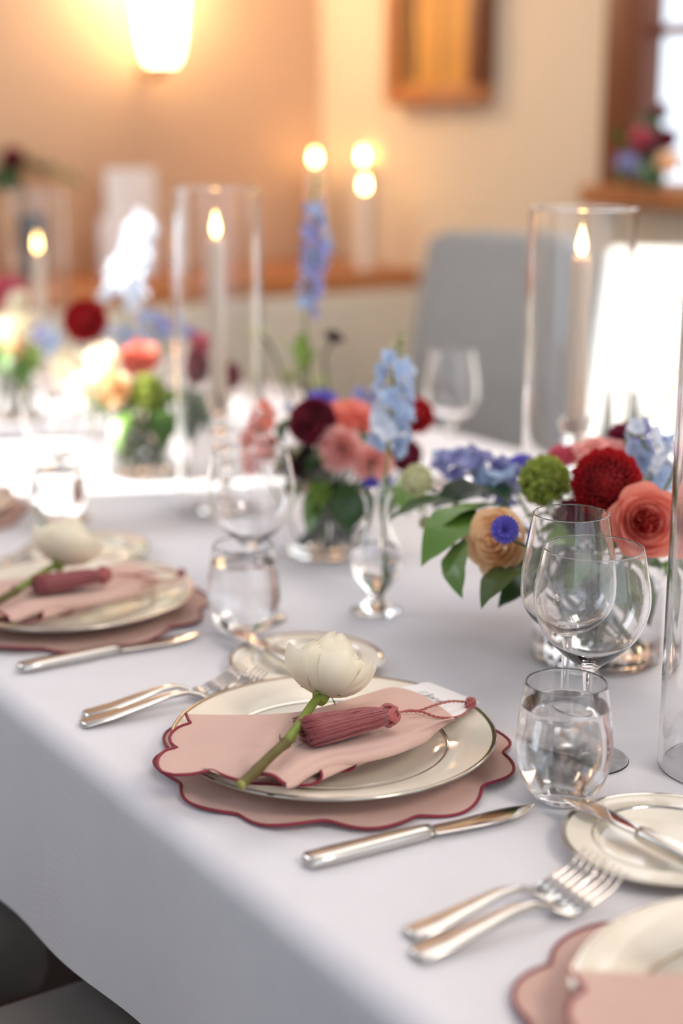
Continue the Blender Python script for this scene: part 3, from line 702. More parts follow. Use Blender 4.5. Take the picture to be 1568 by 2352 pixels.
def ball_petal(phi, Rr, Hh, Wd, close=.78, seed=0, ruf=.03, nu=10, nv_=9):
    rn = random.Random(seed); w3 = rn.uniform(0, 6)
    def fn(u, v):
        s = 2*u-1; vv = v*(1-.13*abs(s)**3)+.008*math.sin(s*9+w3)*v; th = math.pi*(.04+close*vv)
        rr = Rr*math.sin(th)*(1+ruf*math.sin(s*4+w3)*vv); z = Hh*(.5-.5*math.cos(th)) + ruf*math.sin(s*6+w3)*vv**3
        a = phi+s*Wd*(.45+.55*math.sin(min(1, v*1.3)*math.pi/2)); return (rr*math.cos(a), rr*math.sin(a), z)
    return grid(fn, nu, nv_)
def garden_heart(seed=5, k=1.0):
    rn = random.Random(seed); out = []
    for c in range(5):
        a0 = c*2*math.pi/5+rn.uniform(-.2, .2); cx, cy = .26*math.cos(a0)*k, .26*math.sin(a0)*k
        for i in range(4):
            m = cup_petal(a0+rn.uniform(-.5, .5)+(i % 2)*2.6, .07+.055*i, .62+.05*i, 1.2, .03, rough=.035, seed=seed*50+c*9+i, nu=7, nv_=5)
            out.append(m.xf(Matrix.Translation((cx, cy, .12))))
    return out
def aim(direction, roll=0.0):
    return Vector(direction).normalized().to_track_quat('Z', 'Y').to_matrix().to_4x4() @ Matrix.Rotation(roll, 4, 'Z')
MSH = {}
def leaf_mesh(kind=0):
    key = ('leaf', kind)
    if key not in MSH:
        def fn(u, v):
            s = 2*u-1; w = 0.30*math.sin(min(1, v*1.02)*math.pi)**0.75*(1.15-0.5*v) if kind == 0 else 0.20*math.sin(v*math.pi)**0.8
            return (s*w, v, 0.10*math.sin(v*2.4)+0.10*abs(s)*w*1.6-0.28*v*v+0.012*math.sin(v*22)*abs(s))
        MSH[key] = grid(fn, 6, 12).mesh('leaf')
    return MSH[key]
def leaf(parent, loc, direction, length, material, roll=0.0, kind=0, name='leaf'):
    key = ('leafm', kind, material.name)
    if key not in MSH:
        me = leaf_mesh(kind).copy(); me.materials.append(material); MSH[key] = me
    d = Vector(direction).normalized(); q = d.to_track_quat('Y', 'Z').to_matrix().to_4x4()
    m = Matrix.Translation(loc) @ q @ Matrix.Rotation(roll, 4, 'Y') @ Matrix.Scale(length, 4)
    o = bpy.data.objects.new(name, MSH[key]); put(o, parent, m); return o

def build_petals(t, mbs, scale, rot, mats, single):
    """mbs [(t, MB)], mats(t) -> material; single: each petal an object"""
    mm = rot @ Matrix.Scale(scale, 4)
    if single:
        for q, mb in mbs: part('petal', mb, mats(q), t, mm)
    else:
        g = {}
        for q, mb in mbs: g.setdefault(mats(q).name, MB()).addmb(mb)
        for k, mb in g.items(): part('petals', mb, bpy.data.materials[k], t, mm)
def stem_to(t, loc, end, rot, mat, r=0.0022, sag=None, name='stem'):
    """stem from bloom base to a point in the vase, in the thing's own frame"""
    z = rot @ Vector((0, 0, 1)); e = Vector(end)-Vector(loc); L = e.length
    part(name, tube(smooth_path([(0, 0, 0), -z*min(.03, L*.25), (e*0.55+Vector((0, 0, .1*L))*(1 if sag is None else sag)), e], 12), r, 7), mat, t)

# white rose on the napkin
rb = onz(737, 1598, TZ+.052)
ros = thing('white_rose', 'creamy white rose on a long cut stem lying across the nearest napkin', 'flower', rb, 0, 'cut white roses on napkins')
rax = Vector(at(770, 1480, dep(rb)+0.012)-rb).normalized(); rot = aim(rax, 0.5)
pet = []
for k in range(20):
    q = k/19; pet.append((q, ball_petal(k*2.39996, .55+.45*q, 1.66-.36*q+.04*math.sin(k*3), 1.0-.22*q, .93-.24*q+.05*math.sin(k*2.1), 60+k, .035+.02*q)))
build_petals(ros, pet, 0.0335, rot, lambda q: M['pwhite'], True)
for k, (ph, cl, hh_, rr_) in enumerate(((0.3, .52, 1.6, 1.12), (2.0, .60, 1.45, 1.06), (3.0, .48, 2.0, 1.15), (4.6, .58, 1.45, 1.08))):
    part('petal', ball_petal(ph, rr_, hh_, .72, cl, 400+k, .07), M['pwhite'], ros, rot @ Matrix.Scale(.0335, 4))
part('calyx', lathe([(0, -.0085), (.0036, -.008), (.0062, -.005), (.0074, 0), (.0070, .005), (.004, .008), (0, .008)], 24), M['stem'], ros, rot)
for k in range(5):
    a = k*1.2566; dr = rot @ Vector((math.cos(a), math.sin(a), -.25 if k % 2 else .2)); leaf(ros, rot @ Vector((math.cos(a)*.006, math.sin(a)*.006, .002)), dr, .013, M['stem'], kind=1, name='sepal')
s1, s2, s3, s4 = onz(722, 1612, TZ+.053)-rb, onz(690, 1658, TZ+.0535)-rb, onz(656, 1706, TZ+.0525)-rb, onz(553, 1803, TZ+.0425)-rb
part('stem', tube(smooth_path([Vector((0, 0, 0)), s1, s2, s3], 16), lambda q: .0034+.0006*q, 12), M['stem'], ros)
part('lower_stem', tube(smooth_path([s3, s3.lerp(s4, .35)+Vector((0, 0, .0006)), s3.lerp(s4, .7), s4], 16), lambda q: .0040+.0009*math.exp(-(q/.06)**2)+.0006*math.exp(-((q-.6)/.05)**2), 12, cap=False), M['bark'], ros, label='brown-green lower stem')
dr = (s4-s3).normalized(); part('cut_end', tube([s4-dr*.0006, s4+dr*.0004], .0040, 12), M['cut'], ros, label='pale cut end')
for sgn, k in ((1, 0), (-1, 1)):
    sdv = dr.cross(UP).normalized()*sgn
    part('thorn', tube([s3+sdv*.003+dr*.002*k, s3+sdv*.0065+UP*.0015-dr*.002, s3+sdv*.0075+UP*.004-dr*.004], lambda q: .0014*(1-.8*q), 6), M['bark'], ros)
SETS = [(Vector((-0.020, 0.493, 0)), 'by the left picture edge, blurred'), (Vector((-0.004, -0.486, 0)), 'cut off by the lower right corner'), (Vector((-0.024, 0.997, 0)), 'furthest along the table, very blurred')]
for dlt, wh in SETS:
    dup(nap, dlt, 'folded pink napkin with burgundy corded edge '+wh)
    dup(ros, dlt, 'white rose with cut stem on the napkin '+wh)
    if 'lower right' not in wh: dup(tas, dlt, 'burgundy tassel with cord loop on the napkin '+wh)

# vases
def make_vase(label, loc, rad, h, water=0.7, prof=None, name='glass_vase'):
    t = thing(name, label, 'vase', (loc[0], loc[1], TZ+0.0002))
    w = .0028
    if prof is None:
        part('vessel', lathe([(0, 0.001), (rad-.003, 0), (rad, .003), (rad, h-.002), (rad-w/2, h), (rad-w, h-.002), (rad-w, .009), (rad-w-.003, .0075), (0, .007)], 80), M['glass'], t)
        part('water', lathe([(0, .0068), (rad-w-.003, .0074), (rad-w+.0003, .009), (rad-w+.0003, h*water), (rad-w-.002, h*water-.0006), (0, h*water-.0006)], 80), M['water'], t)
    else:
        o = curve_prof(prof, 40); i = [(max(.0005, r-.0016), z) for r, z in o if z > .024][::-1]
        part('vessel', lathe([(0, 0)]+o+i+[(0, .023)], 64), M['glass'], t)
        wp = [(r+.0002, z) for r, z in i if z < h*water][::-1]
        part('water', lathe([(0, .0228)]+wp+[(0, wp[-1][1])], 64), M['water'], t)
    return t
VA = Vector((1.012, 1.060, 0)); VB = Vector((0.997, 1.533, 0)); VC = Vector((1.01, 2.06, 0)); VD = Vector((1.02, 2.62, 0))
make_vase('wide clear glass vase of the nearest bouquet', VA, .064, .125, .62)
make_vase('clear glass vase of the middle bouquet behind the slim bud vase', VB, .047, .120, .7)
make_vase('clear glass vase of the blurred bouquet left of centre', VC, .055, .120, .7)
make_vase('clear glass vase of the sunlit bouquet at the left picture edge', VD, .055, .12, .7)
bud = [(0.026, 0), (0.0275, .002), (.018, .0065), (.009, .014), (.0095, .020), (.020, .034), (.0285, .052), (.0265, .070), (.0165, .090), (.0125, .108), (.0135, .122), (.0185, .1345)]
BV = Vector((0.913, 1.301, 0)); make_vase('slim clear bud vase holding the pale blue delphinium in the middle', BV, .03, .135, .55, bud, 'bud_vase')
BV2 = Vector((1.125, 1.745, 0)); make_vase('slim clear bud vase hidden behind the middle bouquet', BV2, .03, .135, .55, bud, 'bud_vase')
BV3 = at(325, 1010, 2.45); make_vase('slim clear bud vase holding the sunlit white delphinium', (1.08, 2.235), .03, .135, .55, bud, 'bud_vase')
BV3 = Vector((1.08, 2.235, 0))

def vfoot(V, r=.03, z=.012):
    a = random.uniform(0, 6.28); q = r*math.sqrt(random.random()); return Vector((V.x+q*math.cos(a), V.y+q*math.sin(a), TZ+z))
def facing(loc, V, cam_w=0.6, upw=0.5):
    o = Vector((loc.x-V.x, loc.y-V.y, 0)); c = (Vector(CAM)-loc).normalized()
    d = (o.normalized()*0.5 if o.length > 1e-4 else Vector()) + c*cam_w + Vector((0, 0, upw)); return d.normalized()
PX = lambda px, d: px*d/FPX       # width in metres of px pixels at a depth
def rose(label, px, py, wpx, d, V, mat, n=24, open_=.45, direction=None, rough=.04, single=False, heart=None, seed=1, group=None, tip=0.0, Hk=1.0, wide=1.0):
    c = at(px, py, d); dr = direction or facing(c, V); Rm = PX(wpx, d)/2
    rot = aim(dr, seed); base = c - Vector(dr)*Rm*0.55*Hk
    t = thing('rose', label, 'flower', base, 0, group)
    k = Rm/(1+open_*.45)
    mbs = rose_mbs(n, 1, 1.05*Hk, open_, rough, seed, wide, tip, inner=.10 if heart is None else .42)
    f = (lambda q: mat) if heart is None else (lambda q: heart if q < 0 else mat)
    if heart is not None: mbs = [(-1.0, m) for m in garden_heart(seed)] + mbs
    build_petals(t, mbs, k, rot, f, single)
    part('calyx', lathe([(0, -.18), (.10, -.14), (.16, 0), (.14, .12), (0, .12)], 12), M['stemdark'], t, rot @ Matrix.Scale(k, 4))
    if V is not None: stem_to(t, base, vfoot(V), rot, M['stemdark'])
    return t
def dahlia(label, px, py, wpx, d, V, mat, n=150, direction=None, single=False, group=None):
    c = at(px, py, d); dr = direction or facing(c, V, .9, .3); Rm = PX(wpx, d)/2; rot = aim(dr); base = c-Vector(dr)*Rm*.45
    t = thing('dahlia', label, 'flower', base, 0, group)
    def pf(u, v):
        s = (2*u-1)*2.5*(1-.25*v); w = .115*(0.35+0.65*math.sin(min(1, v*1.2)*math.pi*.62))*(1-.5*max(0, v-.85)/.15)
        return (w*math.sin(s), w*(1-math.cos(s))-w*.9, v)
    key = 'dahlia'+mat.name
    if key not in MSH:
        me = grid(pf, 6, 4).mesh('petal'); me.materials.append(mat); MSH[key] = me
    pm = grid(pf, 6, 4); joined = MB()
    for i in range(n):
        zz = 1-1.55*(i+.5)/n; a = i*2.39996; rr = math.sqrt(max(0, 1-zz*zz)); D = Vector((rr*math.cos(a), rr*math.sin(a), zz))
        q = D.to_track_quat('Z', 'Y').to_matrix().to_4x4(); 
        # keep the open side of every petal turned to the heart
        yv = Vector((0, 0, 1))-D*zz
        if yv.length > .05:
            yv.normalize(); xv = yv.cross(D); q = Matrix(((xv.x, yv.x, D.x, 0), (xv.y, yv.y, D.y, 0), (xv.z, yv.z, D.z, 0), (0, 0, 0, 1)))
        ln = .95-.25*max(0, zz)+.03*math.sin(i*1.7); start = .25*max(0, zz)
        m = Matrix.Translation((0, 0, .0)) @ q @ Matrix.Translation((0, 0, start*.3)) @ Matrix.Diagonal((1.0+.25*(1-zz), 1.0+.25*(1-zz), ln-start*.3, 1))
        if single:
            o = bpy.data.objects.new('petal', MSH[key]); put(o, t, rot @ Matrix.Translation((0, 0, Rm*.45)) @ Matrix.Scale(Rm*.98, 4) @ m)
        else: joined.addmb(pm, m)
    if not single: part('petals', joined, mat, t, rot @ Matrix.Translation((0, 0, Rm*.45)) @ Matrix.Scale(Rm, 4))
    part('heart', lathe([(0, -.5), (.45, -.3), (.55, .1), (.40, .45), (0, .6)], 20), mat, t, rot @ Matrix.Translation((0, 0, Rm*.45)) @ Matrix.Scale(Rm, 4))
    if V is not None: stem_to(t, base, vfoot(V), rot, M['stemdark'])
    return t
def fluff(label, px, py, wpx, d, V, mat, name='green_dianthus', n=700, flat=1.0, direction=None, group=None):
    c = at(px, py, d); dr = direction or facing(c, V, .5, .5); Rm = PX(wpx, d)/2; rot = aim(dr); base = c-Vector(dr)*Rm*.3
    t = thing(name, label, 'flower', base, 0, group); b = MB(); rn = random.Random(int(px))
    for i in range(n):
        zz = 1-1.7*(i+.5)/n; a = i*2.39996; rr = math.sqrt(max(0, 1-zz*zz)); D = Vector((rr*math.cos(a)+rn.uniform(-.25, .25), rr*math.sin(a)+rn.uniform(-.25, .25), zz*flat+rn.uniform(-.2, .2))).normalized()
        sdv = D.cross(Vector((rn.uniform(-1, 1), rn.uniform(-1, 1), rn.uniform(-1, 1)))).normalized(); L0, L1 = .62, rn.uniform(.9, 1.04); w = rn.uniform(.05, .085)
        p0, p1, p2 = D*L0, D*(L0+L1)*.5, D*L1; cr = D.cross(sdv)*.05
        b.add([p0-sdv*w*.4, p0+sdv*w*.4, p1-sdv*w+cr, p1+sdv*w+cr, p2+sdv*w*.5-cr*2, p2-sdv*w*.5-cr*2], [(0, 1, 3, 2), (2, 3, 4, 5)])
    o = part('bracts', b, mat, t, rot @ Matrix.Translation((0, 0, Rm*.3)) @ Matrix.Scale(Rm, 4), kind='stuff')
    part('heart', lathe([(0, -.7), (.5, -.5), (.72, 0), (.5, .5), (0, .72)], 20), mat, t, rot @ Matrix.Translation((0, 0, Rm*.3)) @ Matrix.Scale(Rm, 4))
    if V is not None: stem_to(t, base, vfoot(V), rot, M['stemdark'])
    return t
def cornflower(label, px, py, wpx, d, V, mat, direction=None, group=None, name='cornflower', heart=None, hide=False):
    c = at(px, py, d); dr = direction or facing(c, V, .9, .3); Rm = PX(wpx, d)/2; rot = aim(dr, px); base = c-Vector(dr)*Rm*.35
    t = thing(name, label, 'flower', base, 0, group)
    rn = random.Random(int(px+py))
    for ring, (cnt, tilt, ln) in enumerate(((11, .25, 1.0), (8, .65, .78))):
        for i in range(cnt):
            a = 2*math.pi*i/cnt+ring*.3
            def pf(u, v):
                s = 2*u-1; w = .05+.25*v**1.5; x = ln*v*(1-.05*abs(s)) - (.16*abs(math.sin(s*math.pi*1.5)) if v > .95 else 0)
                return (x*math.cos(tilt*1.0), s*w, x*math.sin(tilt)+.08*(1-abs(s))*v-.12*v*v+.10)
            part('petal', grid(pf, 8, 4), mat, t, rot @ Matrix.Scale(Rm, 4) @ Matrix.Rotation(a, 4, 'Z') @ Matrix.Rotation(rn.uniform(-.12, .12), 4, 'X'))
    hb = MB()
    for i in range(26):
        a = i*2.4; q = .28*math.sqrt(i/26); hb.addmb(tube([(q*.5*math.cos(a), q*.5*math.sin(a), .1), (q*math.cos(a), q*math.sin(a), .30+.04*math.sin(i))], .028, 4))
    part('florets', hb, heart or M['pcorn'], t, rot @ Matrix.Scale(Rm, 4))
    part('calyx', lathe([(0, -.5), (.18, -.42), (.24, -.15), (.16, .08), (0, .10)], 12), M['stemdark'], t, rot @ Matrix.Scale(Rm, 4))
    if V is not None: stem_to(t, base, vfoot(V), rot, M['stemdark'], .0014)
    return t
def floret_mb(seed=0):
    b = MB(); rn = random.Random(seed)
    for i in range(5):
        a = 2*math.pi*i/5+rn.uniform(-.1, .1); tl = rn.uniform(.1, .55)
        def pf(u, v):
            s = 2*u-1; w = .46*math.sin(min(1, v*.93+.07)*math.pi)**.6; x = v
            return (x*math.cos(tl), s*w, x*math.sin(tl)+.12*s*s-.25*v*v*math.sin(i*2.1)+.04*math.sin(s*5+i))
        b.addmb(grid(pf, 5, 4), Matrix.Rotation(a, 4, 'Z'))
    b.addmb(tube([(0, 0, .05), (0, 0, -.3), (.1, 0, -.75)], lambda q: .16-.12*q, 6)); return b
def floret_obj(t, mat, m, seed=0, name='floret'):
    key = 'flo%d' % (seed % 4)+mat.name
    if key not in MSH:
        me = floret_mb(seed).mesh('floret'); me.materials.append(mat); MSH[key] = me
    o = bpy.data.objects.new(name, MSH[key]); put(o, t, m)
def delphinium(label, pts, d, mats, V, size=.017, buds=3, spread=1.0, per=.010, group=None, foot=True, dens=1.0):
    """pts: pixel path from tip to lowest floret"""
    P = [at(x, y, dd) for (x, y), dd in zip(pts, d if isinstance(d, (list, tuple)) else [d]*len(pts))]
    base = P[-1]; t = thing('delphinium', label, 'flower', base, 0, group)
    L = sum((a-b_).length for a, b_ in zip(P, P[1:])); n = max(5, int(L/per*dens)); path = smooth_path([p-base for p in P], 60)
    rn = random.Random(int(pts[0][0]))
    full = list(path)
    if V is not None:
        e = vfoot(V, .008 if foot == 'bud' else .03)-base; full += smooth_path([(0, 0, 0), e*.5+Vector((0, 0, .006)), e], 8)[1:]
    part('stem', tube(full, .0017, 6), M['stem'], t)
    for i in range(n):
        q = (i+.5)/n; k = int(q*60); p = path[k]; tg = (path[max(0, k-2)]-path[min(60, k+2)]).normalized()
        a = i*2.39996+rn.uniform(-.3, .3); sx = tg.cross(Vector((1, 0, 0))).normalized(); sy = tg.cross(sx)
        D = (sx*math.cos(a)+sy*math.sin(a)+tg*.25).normalized(); sz = size*(.5+.5*min(1, q*2.2))*rn.uniform(.85, 1.1)
        if q < buds*.06:
            part('bud', lathe([(0, -.5), (.25, -.3), (.42, .1), (.25, .55), (0, .75)], 10), M['pgw'] if i % 2 else M['leaflight'], t, Matrix.Translation(p+D*sz*.7) @ aim(D) @ Matrix.Scale(sz*.55, 4)); continue
        m = Matrix.Translation(p+D*sz*.75*spread) @ aim(D, a*3) @ Matrix.Scale(sz, 4)
        floret_obj(t, mats[i % len(mats)], m, i)
    return t
def sprig(label, px, py, d, V, items, stempts=None, name='foliage_sprig'):
    """items: (px,py,depth, tip px,tip py,tip depth, material, kind)"""
    c = at(px, py, d); t = thing(name, label, 'foliage', c)
    e = (vfoot(V)-c) if V is not None else Vector((0, 0, -.03)); part('stem', tube(smooth_path([(0, 0, 0), e*.5+Vector((0, 0, .012)), e], 10), .0018, 6), M['stemdark'], t)
    for (x0, y0, d0, x1, y1, d1, mt, kd, rl) in items:
        a, b_ = at(x0, y0, d0)-c, at(x1, y1, d1)-c; v = b_-a
        leaf(t, a, v, v.length*1.05, mt, rl, kd)
        if a.length > .004: part('leaf_stalk', tube([Vector((0, 0, 0)), a*.5+Vector((0, 0, .002)), a], .0011, 5), M['stemdark'], t)
    return t

# ------------------------------------------------------------------ nearest bouquet
def filler(label, V, n, rad, z0, z1, seed, mats):
    rn = random.Random(seed); t = thing('foliage_sprig', label, 'foliage', (V.x, V.y, TZ+z0))
    part('stem', tube([(0, 0, 0), (.004, .002, -z0*.5), (-.006, .004, -z0+.014)], .0018, 6), M['stemdark'], t)
    for k in range(9):
        a = k*.7+rn.uniform(-.2, .2); b_ = a+rn.uniform(2.2, 4.0); q0, q1 = rad*.50, rad*.42
        part('stem', tube([(q0*math.cos(a), q0*math.sin(a), 0), (.3*q1*math.cos(b_), .3*q1*math.sin(b_), -z0*.5), (q1*math.cos(b_), q1*math.sin(b_), -z0+.012)], rn.uniform(.0016, .0026), 6), M['stemdark'] if k % 3 else M['stem'], t)
    for i in range(n):
        a = i*2.39996+rn.uniform(-.3, .3); e = rn.uniform(-.45, .35); l = rn.uniform(.032, .052)
        D = Vector((math.cos(a)*math.cos(e), math.sin(a)*math.cos(e), math.sin(e))); r0 = rad*rn.uniform(.25, .75)
        p = Vector((math.cos(a)*r0, math.sin(a)*r0, rn.uniform(0, z1-z0)*.7))
        leaf(t, p, D, l, mats[i % len(mats)], rn.uniform(-.6, .6), 0)
        part('leaf_stalk', tube([Vector((0, 0, 0)), p*.6, p], .001, 5), M['stemdark'], t)
filler('leafy filler stems in the heart of the nearest bouquet', VA, 26, .085, .105, .165, 1, [M['leaf'], M['leafdark']])
filler('leafy filler stems in the heart of the middle bouquet', VB, 24, .065, .105, .165, 2, [M['leafdark'], M['leaf']])
filler('leafy filler stems in the heart of the bouquet left of centre', VC, 24, .075, .105, .165, 3, [M['leaf'], M['leafdark']])
filler('leafy filler stems in the heart of the bouquet at the left picture edge', VD, 20, .075, .105, .165, 4, [M['leaf'], M['leafdark']])
gA = 'flowers of the nearest bouquet'; gB = 'flowers of the middle bouquet'; gC = 'flowers of the bouquet left of centre'; gD = 'flowers of the bouquet at the left picture edge'
dahlia('large crimson ball dahlia facing forward in the nearest bouquet', 1393, 1108, 178, 1.46, VA, M['pred'], 190, Vector(tuple(-fw))*1.0+Vector((-.25, 0, .1)), True, gA)
rose('open coral pink garden rose right of the crimson dahlia, cut by the hurricane', 1484, 1198, 190, 1.40, VA, M['pcoral'], 24, .55, Vector(tuple(-fw))*1.0+Vector((-.05, 0, .12)), .05, True, M['pcoreheart'], 3, gA, Hk=.8)
rose('peach rose turned left at the front of the nearest bouquet', 1128, 1243, 168, 1.43, VA, M['ppeach'], 20, .40, Vector(tuple(-fw))*.9+Vector((-.75, .15, .10)), .03, True, None, 6, gA, Hk=1.15)
cornflower('violet blue cornflower over the peach rose', 1160, 1216, 76, 1.36, VA, M['pcorn'], Vector(tuple(-fw))+Vector((.1, 0, .1)), gA)
fluff('fuzzy green dianthus ball left of the crimson dahlia', 1250, 1105, 124, 1.50, VA, M['pgreen'], group=gA)
rose('pink rose on top of the nearest bouquet behind the dahlia', 1382, 1030, 150, 1.57, VA, M['ppink'], 20, .5, (-.1, -.1, 1), .05, False, None, 8, gA)
rose('magenta pink rose low behind the green dianthus ball', 1292, 1040, 105, 1.62, VA, M['pmagenta'], 18, .5, (-.3, 0, 1), .05, False, None, 9, gA)
dahlia('small dark burgundy dahlia at the top of the nearest bouquet', 1436, 1000, 90, 1.64, VA, M['pburg'], 80, (.2, -.1, 1), False, gA)
dahlia('dark rose red dahlia seen through the tall wine glass', 1315, 1195, 120, 1.50, VA, M['pburg'], 110, None, False, gA)
dahlia('deep red dahlia tucked below the crimson one', 1400, 1210, 100, 1.52, VA, M['pburg'], 90, None, False, gA)
cornflower('deep blue cornflower at the upper left of the nearest bouquet', 1192, 1066, 80, 1.60, VA, M['pcorn'], (-.5, -.2, .7), gA)
cornflower('deep blue cornflower behind the hurricane at the right picture edge', 1522, 1008, 70, 1.60, VA, M['pcorn'], (.2, -.4, .8), gA)
delphinium('lilac blue delphinium leaning left from the nearest bouquet', [(1010, 1050), (1060, 1075), (1120, 1095), (1180, 1125)], [1.66, 1.64, 1.6, 1.56], [M['plilac'], M['pblue'], M['plilac']], VA, .0185, 0, 1.0, .0055, gA)
delphinium('pale blue delphinium above the coral rose', [(1450, 960), (1478, 1020), (1500, 1070), (1480, 1120)], 1.56, [M['pblue'], M['pice'], M['plilac']], VA, .018, 1, 1.0, .0065, gA)
delphinium('pale blue delphinium right of the hurricane edge in the nearest bouquet', [(1560, 1010), (1556, 1060), (1540, 1100)], 1.5, [M['pblue'], M['pice']], VA, .018, 0, 1.0, .008, gA)
delphinium('budding delphinium tip leaning out to the right', [(1566, 850), (1535, 905), (1490, 960), (1440, 1010)], 1.62, [M['pgw']], VA, .008, 18, 1.0, .010, gA)
fluff('greenish white scabiosa between the two bouquets', 958, 1102, 78, 1.60, VA, M['pgw'], 'scabiosa', 260, .6, Vector(tuple(-fw)), gA)
fluff('small greenish white scabiosa bud beside the wide leaf', 975, 1200, 34, 1.55, VA, M['pgw'], 'scabiosa', 120, .8, None, gA)
L1, L2, L3 = M['leaf'], M['leafdark'], M['leaflight']
sprig('leafy sprig reaching left from the nearest bouquet beside the peach rose', 1160, 1160, 1.52, VA, [
 (1155, 1165, 1.50, 985, 1190, 1.47, L1, 0, .2), (1090, 1170, 1.49, 972, 1262, 1.44, L1, 0, -.2), (1150, 1140, 1.53, 1010, 1130, 1.60, L2, 0, .5), (1060, 1160, 1.52, 905, 1160, 1.55, L1, 0, .4),
 (1170, 1150, 1.54, 1080, 1100, 1.58, L2, 0, 0), (1060, 1240, 1.46, 1040, 1352, 1.42, L1, 0, .7)])
sprig('dark leaf hanging under the peach rose', 1215, 1290, 1.45, VA, [(1230, 1300, 1.44, 1102, 1350, 1.38, L2, 0, .25), (1235, 1320, 1.46, 1150, 1372, 1.43, L2, 0, -.3), (1240, 1250, 1.47, 1190, 1330, 1.45, L2, 0, .2)])
sprig('green leaves behind the wine glasses in the nearest bouquet', 1380, 1300, 1.50, VA, [(1360, 1260, 1.5, 1250, 1330, 1.47, L2, 0, .2), (1400, 1290, 1.48, 1440, 1395, 1.45, L1, 0, .3), (1420, 1300, 1.5, 1500, 1380, 1.46, L1, 0, -.3), (1380, 1250, 1.5, 1330, 1370, 1.46, L2, 0, .5), (1450, 1300, 1.5, 1478, 1420, 1.47, L1, 0, .4), (1300, 1240, 1.5, 1225, 1290, 1.48, L2, 0, .1), (1500, 1290, 1.52, 1560, 1330, 1.5, L2, 0, .1)])
# ------------------------------------------------------------------ pale blue delphinium in the slim vase
delphinium('pale blue delphinium spire in the slim bud vase', [(925, 765), (905, 830), (903, 900), (895, 970), (890, 1030)], [1.68, 1.68, 1.67, 1.66, 1.65], [M['pblue'], M['pice'], M['pblue']], BV, .0165, 4, 1.3, .0056, None, 'bud')
# ------------------------------------------------------------------ middle bouquet
fB = Vector(tuple(-fw))
rose('deep burgundy ranunculus at the left of the middle bouquet', 718, 968, 118, 1.80, VB, M['pwine'], 26, .1, fB+Vector((-.2, 0, .2)), .02, False, None, 12, gB, tip=.4)
rose('coral red rose behind the pink ones in the middle bouquet', 800, 966, 135, 1.88, VB, M['pcoral'], 20, .4, fB*.6+Vector((0, 0, .6)), .04, False, None, 13, gB)
rose('open pale pink rose in the centre of the middle bouquet', 778, 1032, 115, 1.78, VB, M['ppink'], 18, .7, fB+Vector((-.3, 0, -.1)), .07, False, None, 14, gB)
rose('pale pink rose facing down right in the middle bouquet', 858, 1062, 105, 1.78, VB, M['ppink'], 16, .8, fB+Vector((.2, 0, -.2)), .08, False, None, 15, gB)
dahlia('red dahlia behind the pale blue delphinium', 955, 952, 98, 1.92, VB, M['pred'], 100, fB+Vector((.3, 0, .3)), False, gB)
dahlia('nearly black dahlia low at the left of the middle bouquet', 693, 1062, 92, 1.84, VB, M['pdark'], 90, fB+Vector((-.4, 0, 0)), False, gB)
dahlia('dark maroon dahlia under the red one in the middle bouquet', 930, 1045, 88, 1.92, VB, M['pburg'], 80, fB, False, gB)
cornflower('violet blue cornflower on top of the middle bouquet', 745, 908, 85, 1.94, VB, M['pcorn'], (0, -.4, 1), gB)
cornflower('small blue cornflower hanging at the front of the middle bouquet', 852, 1112, 44, 1.76, VB, M['pcorn'], fB+Vector((0, 0, -.8)), gB)
cornflower('small lilac cornflower right of the blue one in the middle bouquet', 895, 1105, 36, 1.8, VB, M['plilac'], fB+Vector((.6, 0, -.6)), gB)
delphinium('short lilac delphinium on top of the middle bouquet', [(830, 895), (836, 925), (842, 960)], 1.95, [M['plilac']], VB, .014, 0, 1.0, .008, gB)
fluff('small white bud at the upper left of the middle bouquet', 660, 935, 30, 1.9, VB, M['pice'], 'scabiosa', 100, .8, None, gB)
delphinium('pale pink astilbe plume left of the middle bouquet', [(612, 925), (600, 980), (592, 1040), (600, 1075)], 1.86, [M['ppink'], M['pcoral'], M['ppink']], VB, .016, 0, 1.2, .0052, gB)
sprig('dark green leaves hanging over the middle vase', 770, 1120, 1.86, VB, [(760, 1110, 1.83, 690, 1170, 1.80, L1, 0, .2), (790, 1110, 1.82, 800, 1215, 1.79, L2, 0, .3), (830, 1110, 1.84, 812, 1200, 1.8, L2, 0, -.3), (730, 1100, 1.84, 740, 1150, 1.8, L3, 0, 0), (700, 1090, 1.86, 672, 1140, 1.84, L1, 0, .3), (880, 1110, 1.86, 940, 1170, 1.84, L1, 0, .3), (870, 1120, 1.84, 900, 1190, 1.82, L2, 0, -.3), (800, 1120, 1.83, 770, 1190, 1.8, L2, 0, .3), (660, 960, 1.9, 640, 1010, 1.88, L2, 0, .3), (820, 920, 1.95, 850, 890, 1.98, L1, 0, 0), (920, 1090, 1.88, 975, 1165, 1.85, L1, 0, .2), (750, 1130, 1.83, 700, 1210, 1.8, L1, 0, .2)])
